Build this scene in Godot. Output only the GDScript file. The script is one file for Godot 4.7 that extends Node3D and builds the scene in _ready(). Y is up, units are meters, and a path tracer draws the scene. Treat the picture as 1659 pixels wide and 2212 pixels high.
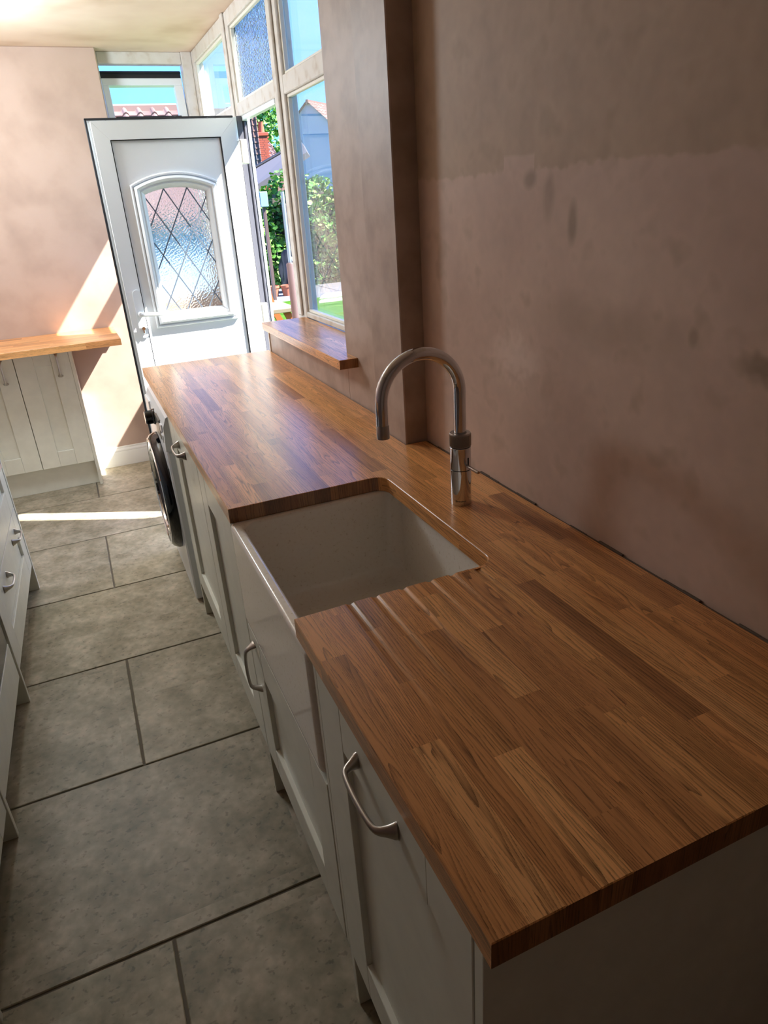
extends Node3D

# ---------------------------------------------------------------- mesh builder
class MB:
	var v := PackedVector3Array()
	var n := PackedVector3Array()
	var uv := PackedVector2Array()
	var c := PackedColorArray()
	var col := Color(1, 1, 1)
	var uo := Vector2.ZERO      # uv offset
	var us := Vector2(1, 1)     # uv scale, per metre

	func puv(p: Vector3, nn: Vector3) -> Vector2:
		var a := nn.abs()
		var q: Vector2
		if a.y >= a.x and a.y >= a.z:
			q = Vector2(p.x, p.z)
		elif a.x >= a.z:
			q = Vector2(p.y, p.z)
		else:
			q = Vector2(p.x, p.y)
		return q * us + uo

	func tri_n(a: Vector3, b: Vector3, d: Vector3, na: Vector3, nb: Vector3, nd: Vector3) -> void:
		var g := (b - a).cross(d - a)
		if g.length_squared() < 1e-18:
			return
		if g.dot(na + nb + nd) > 0.0:
			var t := b
			b = d
			d = t
			t = nb
			nb = nd
			nd = t
		var fn := -(b - a).cross(d - a).normalized()
		for p in [[a, na], [b, nb], [d, nd]]:
			v.append(p[0])
			n.append(p[1])
			uv.append(puv(p[0], fn))
			c.append(col)

	func tri(a: Vector3, b: Vector3, d: Vector3, out: Vector3) -> void:
		var g := (b - a).cross(d - a).normalized()
		if g.dot(out) < 0.0:
			g = -g
		tri_n(a, b, d, g, g, g)

	func quad(a: Vector3, b: Vector3, d: Vector3, e: Vector3, out: Vector3) -> void:
		tri(a, b, d, out)
		tri(a, d, e, out)

	func quad_n(a: Vector3, b: Vector3, d: Vector3, e: Vector3, na: Vector3, nb: Vector3, nd: Vector3, ne: Vector3) -> void:
		tri_n(a, b, d, na, nb, nd)
		tri_n(a, d, e, na, nd, ne)

	# box between two corners with chamfered edges
	func box(lo: Vector3, hi: Vector3, bev := 0.0) -> void:
		var ce := (lo + hi) * 0.5
		var h := (hi - lo).abs() * 0.5
		bev = minf(bev, minf(h.x, minf(h.y, h.z)) * 0.9)
		var k := h - Vector3(bev, bev, bev)
		for ax in 3:
			var b1 := (ax + 1) % 3
			var b2 := (ax + 2) % 3
			for s in [-1.0, 1.0]:
				var q := []
				for t in [[-1, -1], [1, -1], [1, 1], [-1, 1]]:
					var p := Vector3.ZERO
					p[ax] = h[ax] * s
					p[b1] = k[b1] * t[0]
					p[b2] = k[b2] * t[1]
					q.append(ce + p)
				var o := Vector3.ZERO
				o[ax] = s
				quad(q[0], q[1], q[2], q[3], o)
		if bev <= 0.0:
			return
		for ax in 3:
			var b1 := (ax + 1) % 3
			var b2 := (ax + 2) % 3
			for s1 in [-1.0, 1.0]:
				for s2 in [-1.0, 1.0]:
					var q := []
					for t in [-1.0, 1.0]:
						var p := Vector3.ZERO
						p[ax] = k[ax] * t
						p[b1] = h[b1] * s1
						p[b2] = k[b2] * s2
						q.append(ce + p)
						p[b1] = k[b1] * s1
						p[b2] = h[b2] * s2
						q.append(ce + p)
					var o := Vector3.ZERO
					o[b1] = s1
					o[b2] = s2
					quad(q[0], q[1], q[3], q[2], o)
		for sx in [-1.0, 1.0]:
			for sy in [-1.0, 1.0]:
				for sz in [-1.0, 1.0]:
					var s := Vector3(sx, sy, sz)
					tri(ce + Vector3(h.x, k.y, k.z) * s, ce + Vector3(k.x, h.y, k.z) * s, ce + Vector3(k.x, k.y, h.z) * s, s)

	# extrude a polygon lying in the plane (o, ax, ay) along az from h0 to h1
	func prism(poly: PackedVector2Array, o: Vector3, ax: Vector3, ay: Vector3, az: Vector3, h0: float, h1: float, smooth := false) -> void:
		var idx := Geometry2D.triangulate_polygon(poly)
		for s in [[h0, -1.0], [h1, 1.0]]:
			for i in range(0, idx.size(), 3):
				var p := []
				for j in 3:
					var q := poly[idx[i + j]]
					p.append(o + ax * q.x + ay * q.y + az * s[0])
				tri(p[0], p[1], p[2], az * s[1])
		var cw := Geometry2D.is_polygon_clockwise(poly)
		var m := poly.size()
		var nr := []
		for i in m:
			var e := (poly[(i + 1) % m] - poly[i]).normalized()
			var q := Vector2(e.y, -e.x) if not cw else Vector2(-e.y, e.x)
			nr.append(q)
		for i in m:
			var a := poly[i]
			var b := poly[(i + 1) % m]
			var n0: Vector2 = nr[i]
			var n1: Vector2 = nr[i]
			if smooth:
				var pv: Vector2 = nr[(i + m - 1) % m]
				var nx: Vector2 = nr[(i + 1) % m]
				if pv.dot(n0) > 0.8:
					n0 = (n0 + pv).normalized()
				if nx.dot(n1) > 0.8:
					n1 = (n1 + nx).normalized()
			var na := ax * n0.x + ay * n0.y
			var nb := ax * n1.x + ay * n1.y
			var p0 := o + ax * a.x + ay * a.y
			var p1 := o + ax * b.x + ay * b.y
			quad_n(p0 + az * h0, p1 + az * h0, p1 + az * h1, p0 + az * h1, na, nb, nb, na)

	# grid of points with smooth normals; wrap joins last column to first
	func grid(rows: Array, wrap: bool, outward: Vector3, center = null) -> void:
		var R := rows.size()
		var C: int = rows[0].size()
		var nn := []
		for i in R:
			var line := []
			line.resize(C)
			for j in C:
				line[j] = Vector3.ZERO
			nn.append(line)
		var sgn := 0.0
		for i in R - 1:
			for j in (C if wrap else C - 1):
				var j2 := (j + 1) % C
				var a: Vector3 = rows[i][j]
				var b: Vector3 = rows[i][j2]
				var d: Vector3 = rows[i + 1][j2]
				var e: Vector3 = rows[i + 1][j]
				var g := (d - a).cross(e - b)
				nn[i][j] += g
				nn[i][j2] += g
				nn[i + 1][j2] += g
				nn[i + 1][j] += g
				if center != null:
					sgn += g.dot((a + d) * 0.5 - center)
				else:
					sgn += g.dot(outward)
		var f := 1.0 if sgn >= 0.0 else -1.0
		for i in R:
			for j in C:
				nn[i][j] = (nn[i][j] as Vector3).normalized() * f
		for i in R - 1:
			for j in (C if wrap else C - 1):
				var j2 := (j + 1) % C
				quad_n(rows[i][j], rows[i][j2], rows[i + 1][j2], rows[i + 1][j], nn[i][j], nn[i][j2], nn[i + 1][j2], nn[i + 1][j])

	func lathe(prof: Array, o: Vector3, axis: Vector3, seg := 32) -> void:
		# prof: Vector2(radius, height); a repeated point makes a sharp edge
		var u := axis.cross(Vector3(0.31, 0.9, 0.17)).normalized()
		var w := axis.cross(u).normalized()
		for i in prof.size() - 1:
			var p0: Vector2 = prof[i]
			var p1: Vector2 = prof[i + 1]
			var d := p1 - p0
			if d.length() < 1e-7:
				continue
			var sn := Vector2(d.y, -d.x).normalized()
			var n0 := sn
			var n1 := sn
			if i > 0:
				var pd: Vector2 = p0 - prof[i - 1]
				if pd.length() > 1e-7:
					var pn := Vector2(pd.y, -pd.x).normalized()
					if pn.dot(sn) > 0.75:
						n0 = (pn + sn).normalized()
			if i + 2 < prof.size():
				var nd: Vector2 = prof[i + 2] - p1
				if nd.length() > 1e-7:
					var nx := Vector2(nd.y, -nd.x).normalized()
					if nx.dot(sn) > 0.75:
						n1 = (nx + sn).normalized()
			for j in seg:
				var a0 := TAU * j / seg
				var a1 := TAU * (j + 1) / seg
				var r0 := u * cos(a0) + w * sin(a0)
				var r1 := u * cos(a1) + w * sin(a1)
				quad_n(o + r0 * p0.x + axis * p0.y, o + r1 * p0.x + axis * p0.y, o + r1 * p1.x + axis * p1.y, o + r0 * p1.x + axis * p1.y,
					r0 * n0.x + axis * n0.y, r1 * n0.x + axis * n0.y, r1 * n1.x + axis * n1.y, r0 * n1.x + axis * n1.y)

	# tube along points; rad: Vector2(half width across `side`, half height along the other axis) per point
	func tube(pts: Array, rad: Array, seg := 12, upv := Vector3.UP, caps := true) -> void:
		var rows := []
		for i in pts.size():
			var t: Vector3
			if i == 0:
				t = pts[1] - pts[0]
			elif i == pts.size() - 1:
				t = pts[i] - pts[i - 1]
			else:
				t = pts[i + 1] - pts[i - 1]
			t = t.normalized()
			var side := upv.cross(t).normalized()
			var up2 := t.cross(side).normalized()
			var row := []
			var r: Vector2 = rad[i] if rad.size() > 1 else rad[0]
			for j in seg:
				var a := TAU * j / seg
				row.append(pts[i] + side * cos(a) * r.x + up2 * sin(a) * r.y)
			rows.append(row)
		grid(rows, true, Vector3.ZERO, null if false else (pts[pts.size() / 2] as Vector3))
		if caps:
			for e in [0, pts.size() - 1]:
				var o: Vector3 = (pts[0] - pts[1]) if e == 0 else (pts[e] - pts[e - 1])
				for j in seg:
					tri(pts[e], rows[e][j], rows[e][(j + 1) % seg], o)

	func mesh() -> ArrayMesh:
		var a := []
		a.resize(Mesh.ARRAY_MAX)
		a[Mesh.ARRAY_VERTEX] = v
		a[Mesh.ARRAY_NORMAL] = n
		a[Mesh.ARRAY_TEX_UV] = uv
		a[Mesh.ARRAY_COLOR] = c
		var m := ArrayMesh.new()
		m.add_surface_from_arrays(Mesh.PRIMITIVE_TRIANGLES, a)
		return m

# ---------------------------------------------------------------- scene helpers
var used := {}
var M := {}
var rng := RandomNumberGenerator.new()

func numbered(called: String) -> String:
	if not used.has(called):
		used[called] = 0
		return called
	used[called] += 1
	return "%s_%03d" % [called, used[called]]

func tag(o: Node, label: String, category := "", group := "", kind := "") -> Node:
	if label: o.set_meta("label", label)
	if category: o.set_meta("category", category)
	if group: o.set_meta("group", group)
	if kind: o.set_meta("kind", kind)
	return o

func thing(called: String, label: String, category: String, at := Vector3.ZERO, turn := 0.0, group := "", kind := "") -> Node3D:
	var o := Node3D.new()
	o.name = numbered(called)
	add_child(o)
	o.position = at
	o.rotation_degrees.y = turn
	tag(o, label, category, group, kind)
	return o

# local: b's vertices are in the parent's axes; otherwise they are in the world's
func part(called: String, b: MB, m: Material, parent: Node3D, local := false) -> MeshInstance3D:
	var o := MeshInstance3D.new()
	o.name = called
	o.mesh = b.mesh()
	o.material_override = m
	parent.add_child(o, true)
	if not local:
		var t := Transform3D.IDENTITY
		var p: Node3D = parent
		while p != self:
			t = p.transform * t
			p = p.get_parent()
		o.transform = t.affine_inverse()
	return o

func solo(called: String, b: MB, m: Material, label: String, category: String, group := "", kind := "") -> MeshInstance3D:
	var o := MeshInstance3D.new()
	o.name = numbered(called)
	o.mesh = b.mesh()
	o.material_override = m
	add_child(o)
	tag(o, label, category, group, kind)
	return o

func V(x: float, y: float, z: float) -> Vector3:
	return Vector3(x, y, z)

func bx(lo: Vector3, hi: Vector3, bev := 0.0) -> MB:
	var b := MB.new()
	b.box(lo, hi, bev)
	return b

func srgb(r: float, g: float, b: float) -> Color:
	return Color(r / 255.0, g / 255.0, b / 255.0)

func mat(called: String, c: Color, rough := 0.6, metal := 0.0, spec := 0.5) -> StandardMaterial3D:
	var m := StandardMaterial3D.new()
	m.resource_name = called
	m.albedo_color = c
	m.roughness = rough
	m.metallic = metal
	m.metallic_specular = spec
	M[called] = m
	return m

func tri_tex(m: StandardMaterial3D, t: Texture2D, per_metre: float, world := true) -> void:
	m.albedo_texture = t
	m.uv1_triplanar = true
	m.uv1_world_triplanar = world
	m.uv1_scale = Vector3.ONE * per_metre

func noise(sd: int, freq: float, oct := 4, kind := FastNoiseLite.TYPE_SIMPLEX_SMOOTH) -> FastNoiseLite:
	var f := FastNoiseLite.new()
	f.seed = sd
	f.frequency = freq
	f.noise_type = kind
	f.fractal_octaves = oct
	return f

func noise_tex(f: FastNoiseLite, size: int, stops: Array, cols: Array) -> NoiseTexture2D:
	var t := NoiseTexture2D.new()
	t.width = size
	t.height = size
	t.seamless = true
	t.noise = f
	var g := Gradient.new()
	g.offsets = PackedFloat32Array(stops)
	g.colors = PackedColorArray(cols)
	t.color_ramp = g
	return t

# ---------------------------------------------------------------- textures
func wood_texture(sd: int, cathedral: float) -> ImageTexture:
	var w := 448
	var h := 1024
	var a := noise(sd, 0.011, 3)
	var b := noise(sd + 7, 0.06, 2)
	var d := noise(sd + 13, 0.11, 1)
	var e := noise(sd + 17, 0.02, 2)
	var by := PackedByteArray()
	by.resize(w * h * 3)
	var i := 0
	for y in h:
		for x in w:
			# rings: contours of a slow field, stretched along the grain
			var f := a.get_noise_2d(x * 0.64, y * 0.07) * cathedral + x * 0.11 + e.get_noise_2d(x * 0.7, y * 0.25) * 0.5
			var r := f - floorf(f)
			var ring := r * r * r
			var fibre := b.get_noise_2d(x * 4.0, y * 0.12)
			var pore := d.get_noise_2d(x * 5.0, y * 0.2)
			var streak := e.get_noise_2d(x * 0.9 + 400.0, y * 0.045)
			var k := 0.99 - 0.25 * ring + 0.09 * fibre + 0.16 * streak
			if pore > 0.22:
				k -= (0.06 + 0.16 * ring) * (pore - 0.22) * 3.0
			k = clampf(k, 0.25, 1.0)
			by[i] = int(255.0 * k)
			by[i + 1] = int(255.0 * k * (0.86 + 0.14 * k))
			by[i + 2] = int(255.0 * k * (0.72 + 0.28 * k))
			i += 3
	return ImageTexture.create_from_image(Image.create_from_data(w, h, false, Image.FORMAT_RGB8, by))

func stone_texture(sd: int) -> ImageTexture:
	var w := 768
	var big := noise(sd, 0.006, 5).get_image(w, w, false, false, true).get_data()
	var mid := noise(sd + 3, 0.03, 4).get_image(w, w, false, false, true).get_data()
	var pf := noise(sd + 5, 0.045, 4)
	var msk := noise(sd + 9, 0.012, 2).get_image(w, w, false, false, true).get_data()
	var by := PackedByteArray()
	by.resize(w * w * 3)
	var i := 0
	for y in w:
		for x in w:
			var p := y * w + x
			var g := big[p] / 255.0
			var m := mid[p] / 255.0
			var k := 0.70 + 0.26 * g + 0.16 * (m - 0.5)
			var pit := pf.get_noise_2d(x * 0.9, y * 1.1)
			var lim := 0.52 - 0.30 * (msk[p] / 255.0)
			if pit > lim:
				k -= minf(0.13, (pit - lim) * 0.9)
			k = clampf(k, 0.0, 1.0)
			by[i] = int(255.0 * minf(1.0, k * (1.0 + 0.03 * (m - 0.5))))
			by[i + 1] = int(255.0 * k * (0.985 - 0.02 * m))
			by[i + 2] = int(255.0 * k * (0.93 - 0.06 * (1.0 - g)))
			i += 3
	return ImageTexture.create_from_image(Image.create_from_data(w, w, false, Image.FORMAT_RGB8, by))

func blob(x: float, y: float, cx: float, cy: float, rx: float, ry: float) -> float:
	var d := Vector2((x - cx) / rx, (y - cy) / ry).length()
	return clampf(1.6 - 1.6 * d, 0.0, 1.0)

# bare plaster of the near right-hand wall, drying in patches; u runs along z, v up
func plaster_wall_texture(z0: float, z1: float, y0: float, y1: float) -> ImageTexture:
	var w := 640
	var h := 560
	var a := noise(31, 2.2, 4)
	var b := noise(37, 9.0, 3)
	var e := noise(41, 30.0, 2)
	var by := PackedByteArray()
	by.resize(w * h * 3)
	var i := 0
	for r in h:
		var y := y1 + (y0 - y1) * (r + 0.5) / h
		for q in w:
			var z := z0 + (z1 - z0) * (q + 0.5) / w
			var n1 := a.get_noise_2d(z, y)
			var n2 := b.get_noise_2d(z, y)
			var n3 := e.get_noise_2d(z, y)
			var edge := 1.585 + 0.01 * n2 + 0.006 * n3
			if z > -0.952 and z < -0.848:
				edge = 1.612 + 0.004 * n2
			var k := 0.735 + 0.055 * n1 + 0.03 * n2 + 0.012 * n3
			var dry := clampf((edge - y) / 0.006, 0.0, 1.0)
			dry *= 1.0 - 0.85 * clampf((z + 0.35) / 0.25, 0.0, 1.0)
			k += 0.065 * dry
			# trowel marks and damp blotches
			var s := 0.0
			s = maxf(s, 0.9 * blob(z, y, -0.727, 1.49 + 0.01 * n2, 0.017, 0.045))
			s = maxf(s, 0.8 * blob(z + 0.01 * n2, y, -0.86, 1.565, 0.025, 0.022))
			s = maxf(s, 0.5 * blob(z, y + 0.02 * n2, -0.80, 1.53, 0.022, 0.05))
			s = maxf(s, 1.0 * blob(z + 0.02 * n2, y + 0.01 * n3, -0.29, 1.305, 0.07, 0.028))
			s = maxf(s, 0.8 * blob(z, y, -0.425, 1.33, 0.015, 0.022))
			s = maxf(s, 0.5 * clampf(n2 * 2.5 - 0.55, 0.0, 1.0) * (0.4 + 0.6 * clampf(0.5 + n1, 0.0, 1.0)))
			s = maxf(s, 0.35 * blob(z + 0.03 * n2, y + 0.03 * n1, -0.62, 1.335, 0.25, 0.06))
			k *= 1.0 - 0.2 * s
			var pale := 0.8 * blob(z + 0.02 * n2, y + 0.03 * n3, -0.90, 1.225, 0.12, 0.06)
			var col := Vector3(k, k * (0.865 + 0.015 * n1), k * (0.785 + 0.015 * n1 - 0.03 * s - 0.04 * (1.0 - dry)))
			col = col.lerp(Vector3(0.93, 0.84, 0.79), 0.6 * pale)
			by[i] = int(255.0 * clampf(col.x, 0.0, 1.0))
			by[i + 1] = int(255.0 * clampf(col.y, 0.0, 1.0))
			by[i + 2] = int(255.0 * clampf(col.z, 0.0, 1.0))
			i += 3
	return ImageTexture.create_from_image(Image.create_from_data(w, h, false, Image.FORMAT_RGB8, by))

func make_materials() -> void:
	var t: NoiseTexture2D
	var pl := mat("plaster", srgb(198, 174, 160), 0.85, 0.0, 0.3)
	t = noise_tex(noise(3, 0.005, 5), 512, [0.0, 0.4, 0.6, 1.0], [srgb(228, 225, 222), srgb(242, 240, 237), srgb(249, 248, 246), srgb(255, 255, 255)])
	tri_tex(pl, t, 0.9)
	var pd := mat("plaster_polished", srgb(186, 165, 152), 0.5, 0.0, 0.5)
	t = noise_tex(noise(8, 0.01, 5), 512, [0.0, 0.4, 0.62, 1.0], [srgb(216, 211, 206), srgb(236, 232, 228), srgb(246, 244, 242), srgb(255, 255, 255)])
	tri_tex(pd, t, 1.3)
	var ce := mat("ceiling_plaster", srgb(240, 222, 204), 0.9, 0.0, 0.2)
	t = noise_tex(noise(12, 0.004, 4), 512, [0.0, 0.5, 1.0], [srgb(228, 218, 208), srgb(246, 242, 238), srgb(255, 255, 252)])
	tri_tex(ce, t, 0.8)
	var cr := mat("cream_paint", srgb(231, 229, 214), 0.33, 0.0, 0.5)
	t = noise_tex(noise(14, 0.01, 3), 256, [0.0, 1.0], [srgb(246, 246, 246), srgb(255, 255, 255)])
	tri_tex(cr, t, 4.0)
	mat("cream_side", srgb(224, 221, 206), 0.5)
	mat("dark_gap", srgb(60, 55, 48), 0.9)
	mat("white_upvc", srgb(236, 240, 242), 0.28, 0.0, 0.5)
	var tf := mat("timber_paint", srgb(220, 216, 210), 0.5)
	t = noise_tex(noise(19, 0.02, 5), 256, [0.0, 0.3, 0.45, 1.0], [srgb(226, 214, 204), srgb(244, 240, 235), srgb(250, 248, 246), srgb(255, 255, 255)])
	tri_tex(tf, t, 2.0)
	mat("bead_paint", srgb(236, 232, 220), 0.45)
	mat("gasket", srgb(26, 27, 32), 0.6)
	mat("shaded_jamb", srgb(98, 97, 104), 0.5)  # grey deepened so the sunlit door frame reads as shaded
	mat("lead", srgb(120, 132, 146), 0.45, 0.6)
	mat("white_gloss", srgb(238, 234, 228), 0.08, 0.0, 0.5)
	var sk := mat("sink_glaze", srgb(242, 236, 226), 0.12, 0.0, 0.5)
	t = noise_tex(noise(23, 0.06, 4), 512, [0.0, 0.16, 0.24, 1.0], [srgb(205, 196, 182), srgb(240, 236, 230), srgb(252, 250, 248), srgb(255, 255, 255)])
	tri_tex(sk, t, 2.5)
	mat("chrome", srgb(205, 205, 208), 0.07, 1.0)
	mat("chrome_knurl", srgb(170, 165, 160), 0.28, 1.0)
	mat("pewter", srgb(190, 184, 176), 0.36, 1.0)
	mat("black", srgb(14, 14, 16), 0.4)
	mat("black_gloss", srgb(12, 13, 18), 0.08)
	mat("oven_glass", srgb(30, 30, 32), 0.15)
	mat("white_enamel", srgb(232, 234, 236), 0.25)
	mat("grey_display", srgb(84, 82, 78), 0.3)
	mat("grout", srgb(112, 104, 92), 0.95, 0.0, 0.2)
	mat("sealant", srgb(96, 78, 64), 0.8)
	mat("skirting_paint", srgb(240, 240, 236), 0.3)
	for i in 2:
		var ti := mat("stone_%d" % i, srgb(190, 182, 168), 0.48, 0.0, 0.4)
		var im := stone_texture(50 + i * 11)
		ti.albedo_texture = im
		ti.vertex_color_use_as_albedo = true
		ti.heightmap_enabled = true
		ti.heightmap_texture = im
		ti.heightmap_scale = 0.12
	for i in 4:
		var wo := mat("oak_%d" % i, Color(1, 1, 1), 0.28, 0.0, 0.5)
		wo.albedo_texture = wood_texture(100 + i * 29, [2.0, 5.0, 8.0, 3.0][i])
		wo.vertex_color_use_as_albedo = true
	# glass
	var gl := mat("pane_glass", Color(0.9, 0.95, 0.97, 0.06), 0.0)
	gl.transparency = BaseMaterial3D.TRANSPARENCY_ALPHA
	var ob := mat("obscure_glass", Color(0.93, 0.97, 0.98, 0.0), 0.06)
	ob.refraction_enabled = true
	ob.refraction_scale = 0.05
	var hf := noise(61, 0.055, 1)
	hf.fractal_type = FastNoiseLite.FRACTAL_NONE
	var ht := NoiseTexture2D.new()
	ht.width = 512
	ht.height = 512
	ht.seamless = true
	ht.noise = hf
	ob.heightmap_enabled = true
	ob.heightmap_texture = ht
	ob.heightmap_scale = 0.3
	ob.uv1_triplanar = true
	ob.uv1_scale = Vector3.ONE * 2.6
	# outside
	mat("slab", srgb(96, 96, 98), 0.9)
	var gr := mat("lawn", srgb(76, 108, 40), 0.95, 0.0, 0.2)
	t = noise_tex(noise(71, 0.03, 4), 256, [0.0, 0.5, 1.0], [srgb(150, 190, 120), srgb(210, 230, 170), srgb(255, 255, 220)])
	tri_tex(gr, t, 0.7)
	mat("brick", srgb(142, 66, 48), 0.9)
	mat("mortar", srgb(178, 160, 142), 0.95)
	mat("roof_tile", srgb(112, 84, 76), 0.85)
	mat("roof_tile_b", srgb(126, 98, 88), 0.85)
	mat("felt", srgb(84, 80, 82), 0.95)
	mat("render_wall", srgb(160, 172, 190), 0.9)
	mat("fence_wood", srgb(88, 82, 78), 0.9)
	mat("bench_wood", srgb(160, 84, 30), 0.7)
	mat("bench_pale", srgb(120, 108, 86), 0.7)
	mat("bag", srgb(24, 26, 38), 0.35)
	mat("paper", srgb(230, 232, 236), 0.8)
	mat("terracotta", srgb(164, 96, 70), 0.85)
	mat("pole_brown", srgb(92, 70, 68), 0.6)
	mat("pole_grey", srgb(120, 134, 150), 0.5)
	mat("box_blue", srgb(120, 142, 150), 0.6)
	mat("bark", srgb(92, 74, 58), 0.95)
	var lf := mat("leaf", Color(1, 1, 1), 0.55, 0.0, 0.4)
	lf.vertex_color_use_as_albedo = true
	lf.backlight_enabled = true
	lf.backlight = Color(0.35, 0.4, 0.15)

# ---------------------------------------------------------------- oak staves
const TONES := [[0.86, 0.42, 0.155], [0.80, 0.38, 0.14], [0.90, 0.455, 0.17], [0.72, 0.335, 0.125], [0.93, 0.485, 0.19], [0.82, 0.385, 0.14], [0.60, 0.27, 0.10], [0.88, 0.43, 0.16]]

func exposed(a: Vector2, b: Vector2, outline: PackedVector2Array) -> bool:
	var m := (a + b) * 0.5
	for i in outline.size():
		var p := outline[i]
		var q := outline[(i + 1) % outline.size()]
		var c := Geometry2D.get_closest_point_to_segment(m, p, q)
		if c.distance_to(m) < 0.0004:
			return true
	return false

func stave_mesh(poly: PackedVector2Array, y0: float, y1: float, bev: float, outline: PackedVector2Array, b: MB) -> void:
	var cw := Geometry2D.is_polygon_clockwise(poly)
	if cw:
		poly.reverse()
	var m := poly.size()
	var shift := []
	for i in m:
		shift.append(Vector2.ZERO)
	var ex := []
	for i in m:
		var e := (poly[(i + 1) % m] - poly[i])
		var is_e := exposed(poly[i], poly[(i + 1) % m], outline)
		ex.append(is_e)
		if is_e:
			var inw := Vector2(-e.y, e.x).normalized()
			for j in [i, (i + 1) % m]:
				var s: Vector2 = shift[j]
				if s.dot(inw) < 0.5 * bev:
					shift[j] = s + inw * bev
	var top := PackedVector2Array()
	for i in m:
		var s: Vector2 = shift[i]
		top.append(poly[i] + s)
	var idx := Geometry2D.triangulate_polygon(top)
	for i in range(0, idx.size(), 3):
		var p := []
		for j in 3:
			p.append(V(top[idx[i + j]].x, y1, top[idx[i + j]].y))
		b.tri(p[0], p[1], p[2], Vector3.UP)
	idx = Geometry2D.triangulate_polygon(poly)
	for i in range(0, idx.size(), 3):
		var p := []
		for j in 3:
			p.append(V(poly[idx[i + j]].x, y0, poly[idx[i + j]].y))
		b.tri(p[0], p[1], p[2], Vector3.DOWN)
	for i in m:
		var j := (i + 1) % m
		var e := (poly[j] - poly[i]).normalized()
		var o := V(e.y, 0, -e.x)
		var a3 := V(poly[i].x, y0, poly[i].y)
		var b3 := V(poly[j].x, y0, poly[j].y)
		var a4 := V(poly[i].x, y1 - bev, poly[i].y)
		var b4 := V(poly[j].x, y1 - bev, poly[j].y)
		var keep := b.col
		if absf(o.z) > 0.85:
			b.col = Color(keep.r * 0.42, keep.g * 0.38, keep.b * 0.36)   # end grain drinks the oil; shade of the unlit ends is mixed in
		b.quad(a3, b3, b4, a4, o)
		b.col = keep
		b.quad(a4, b4, V(top[j].x, y1, top[j].y), V(top[i].x, y1, top[i].y), o + Vector3.UP)

const GROOVES := [0.102, 0.1505, 0.2045, 0.259, 0.305, 0.357]
const GROOVE_Z0 := -0.6258
const GROOVE_Z1 := -0.24

func groove_depth(x: float, z: float) -> float:
	var d := 0.0036 * clampf((GROOVE_Z1 - z) / (GROOVE_Z1 - GROOVE_Z0), 0.0, 1.0)
	for g in GROOVES:
		var a := absf(x - g)
		if a < 0.0095:
			return d * (0.5 + 0.5 * cos(PI * a / 0.0095))
	return 0.0

# strips run along z; every stave is a mesh of its own
func make_staves(root: Node3D, outline: PackedVector2Array, x0: float, x1: float, z0: float, z1: float, y0: float, y1: float, sd: int, grooves := false, fixed := [], along_x := false, wide := 0.0425, tone := 1.0) -> void:
	var r := RandomNumberGenerator.new()
	r.seed = sd
	var nx := int(ceil((x1 - x0) / wide - 0.05))
	for i in nx:
		var a := x0 + i * wide
		var b := minf(a + wide, x1)
		if i == nx - 1:
			b = x1
		var z := z0 - r.randf() * 0.4
		while z < z1:
			var ln := r.randf_range(0.26, 0.62)
			var e := z + ln
			var tn = TONES[r.randi() % TONES.size()]
			var val := r.randf_range(0.88, 1.12) * tone
			var tex := r.randi() % 4
			var off := Vector2(r.randf(), r.randf())
			if e > z1 - 0.08:
				e = z1 + 0.001
			for f in fixed:
				if f[0] == i:
					if z < f[1] - 0.001 and e > f[1]:
						e = f[1]
					elif z >= f[1] - 0.002 and z < f[2] - 0.01:
						e = f[2]
						tn = TONES[f[3]]
						val = f[4]
			var zs := maxf(z, z0)
			var rect := PackedVector2Array([Vector2(a, zs), Vector2(b, zs), Vector2(b, minf(e, z1)), Vector2(a, minf(e, z1))])
			if minf(e, z1) - zs > 0.005:
				if along_x:
					for k in 4:
						rect[k] = Vector2(rect[k].y, rect[k].x)
				for poly in Geometry2D.intersect_polygons(rect, outline):
					var mb := MB.new()
					val = minf(val, 0.98 / tn[0])
					mb.col = Color(tn[0] * val, tn[1] * val, tn[2] * val)
					mb.us = Vector2(1.0 / 0.26, 1.0 / 0.95)
					if along_x:
						mb.us = Vector2(1.0 / 0.26, 1.0 / 0.95)
					mb.uo = off
					var is_rect: bool = poly.size() == 4
					var pz0: float = poly[0].y
					var pz1: float = poly[0].y
					for p in poly:
						pz0 = minf(pz0, p.y)
						pz1 = maxf(pz1, p.y)
					if grooves and is_rect and b > 0.09 and a < 0.37 and pz0 >= GROOVE_Z0 - 0.002 and pz0 < GROOVE_Z1:
						grooved(mb, a, b, pz0, pz1, y0, y1)
					elif along_x:
						# build along z, then swap the axes so that the grain follows x
						var sw := PackedVector2Array()
						for p in poly:
							sw.append(Vector2(p.y, p.x))
						var so := PackedVector2Array()
						for p in outline:
							so.append(Vector2(p.y, p.x))
						stave_mesh(sw, y0, y1, 0.002, so, mb)
						for k in mb.v.size():
							mb.v[k] = V(mb.v[k].z, mb.v[k].y, mb.v[k].x)
							mb.n[k] = V(mb.n[k].z, mb.n[k].y, mb.n[k].x)
						for k in range(0, mb.v.size(), 3):
							var tv := mb.v[k]
							mb.v[k] = mb.v[k + 1]
							mb.v[k + 1] = tv
							tv = mb.n[k]
							mb.n[k] = mb.n[k + 1]
							mb.n[k + 1] = tv
							var tu := mb.uv[k]
							mb.uv[k] = mb.uv[k + 1]
							mb.uv[k + 1] = tu
					else:
						stave_mesh(poly, y0, y1, 0.0012, outline, mb)
					part("stave", mb, M["oak_%d" % tex], root)
			z = e

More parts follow.
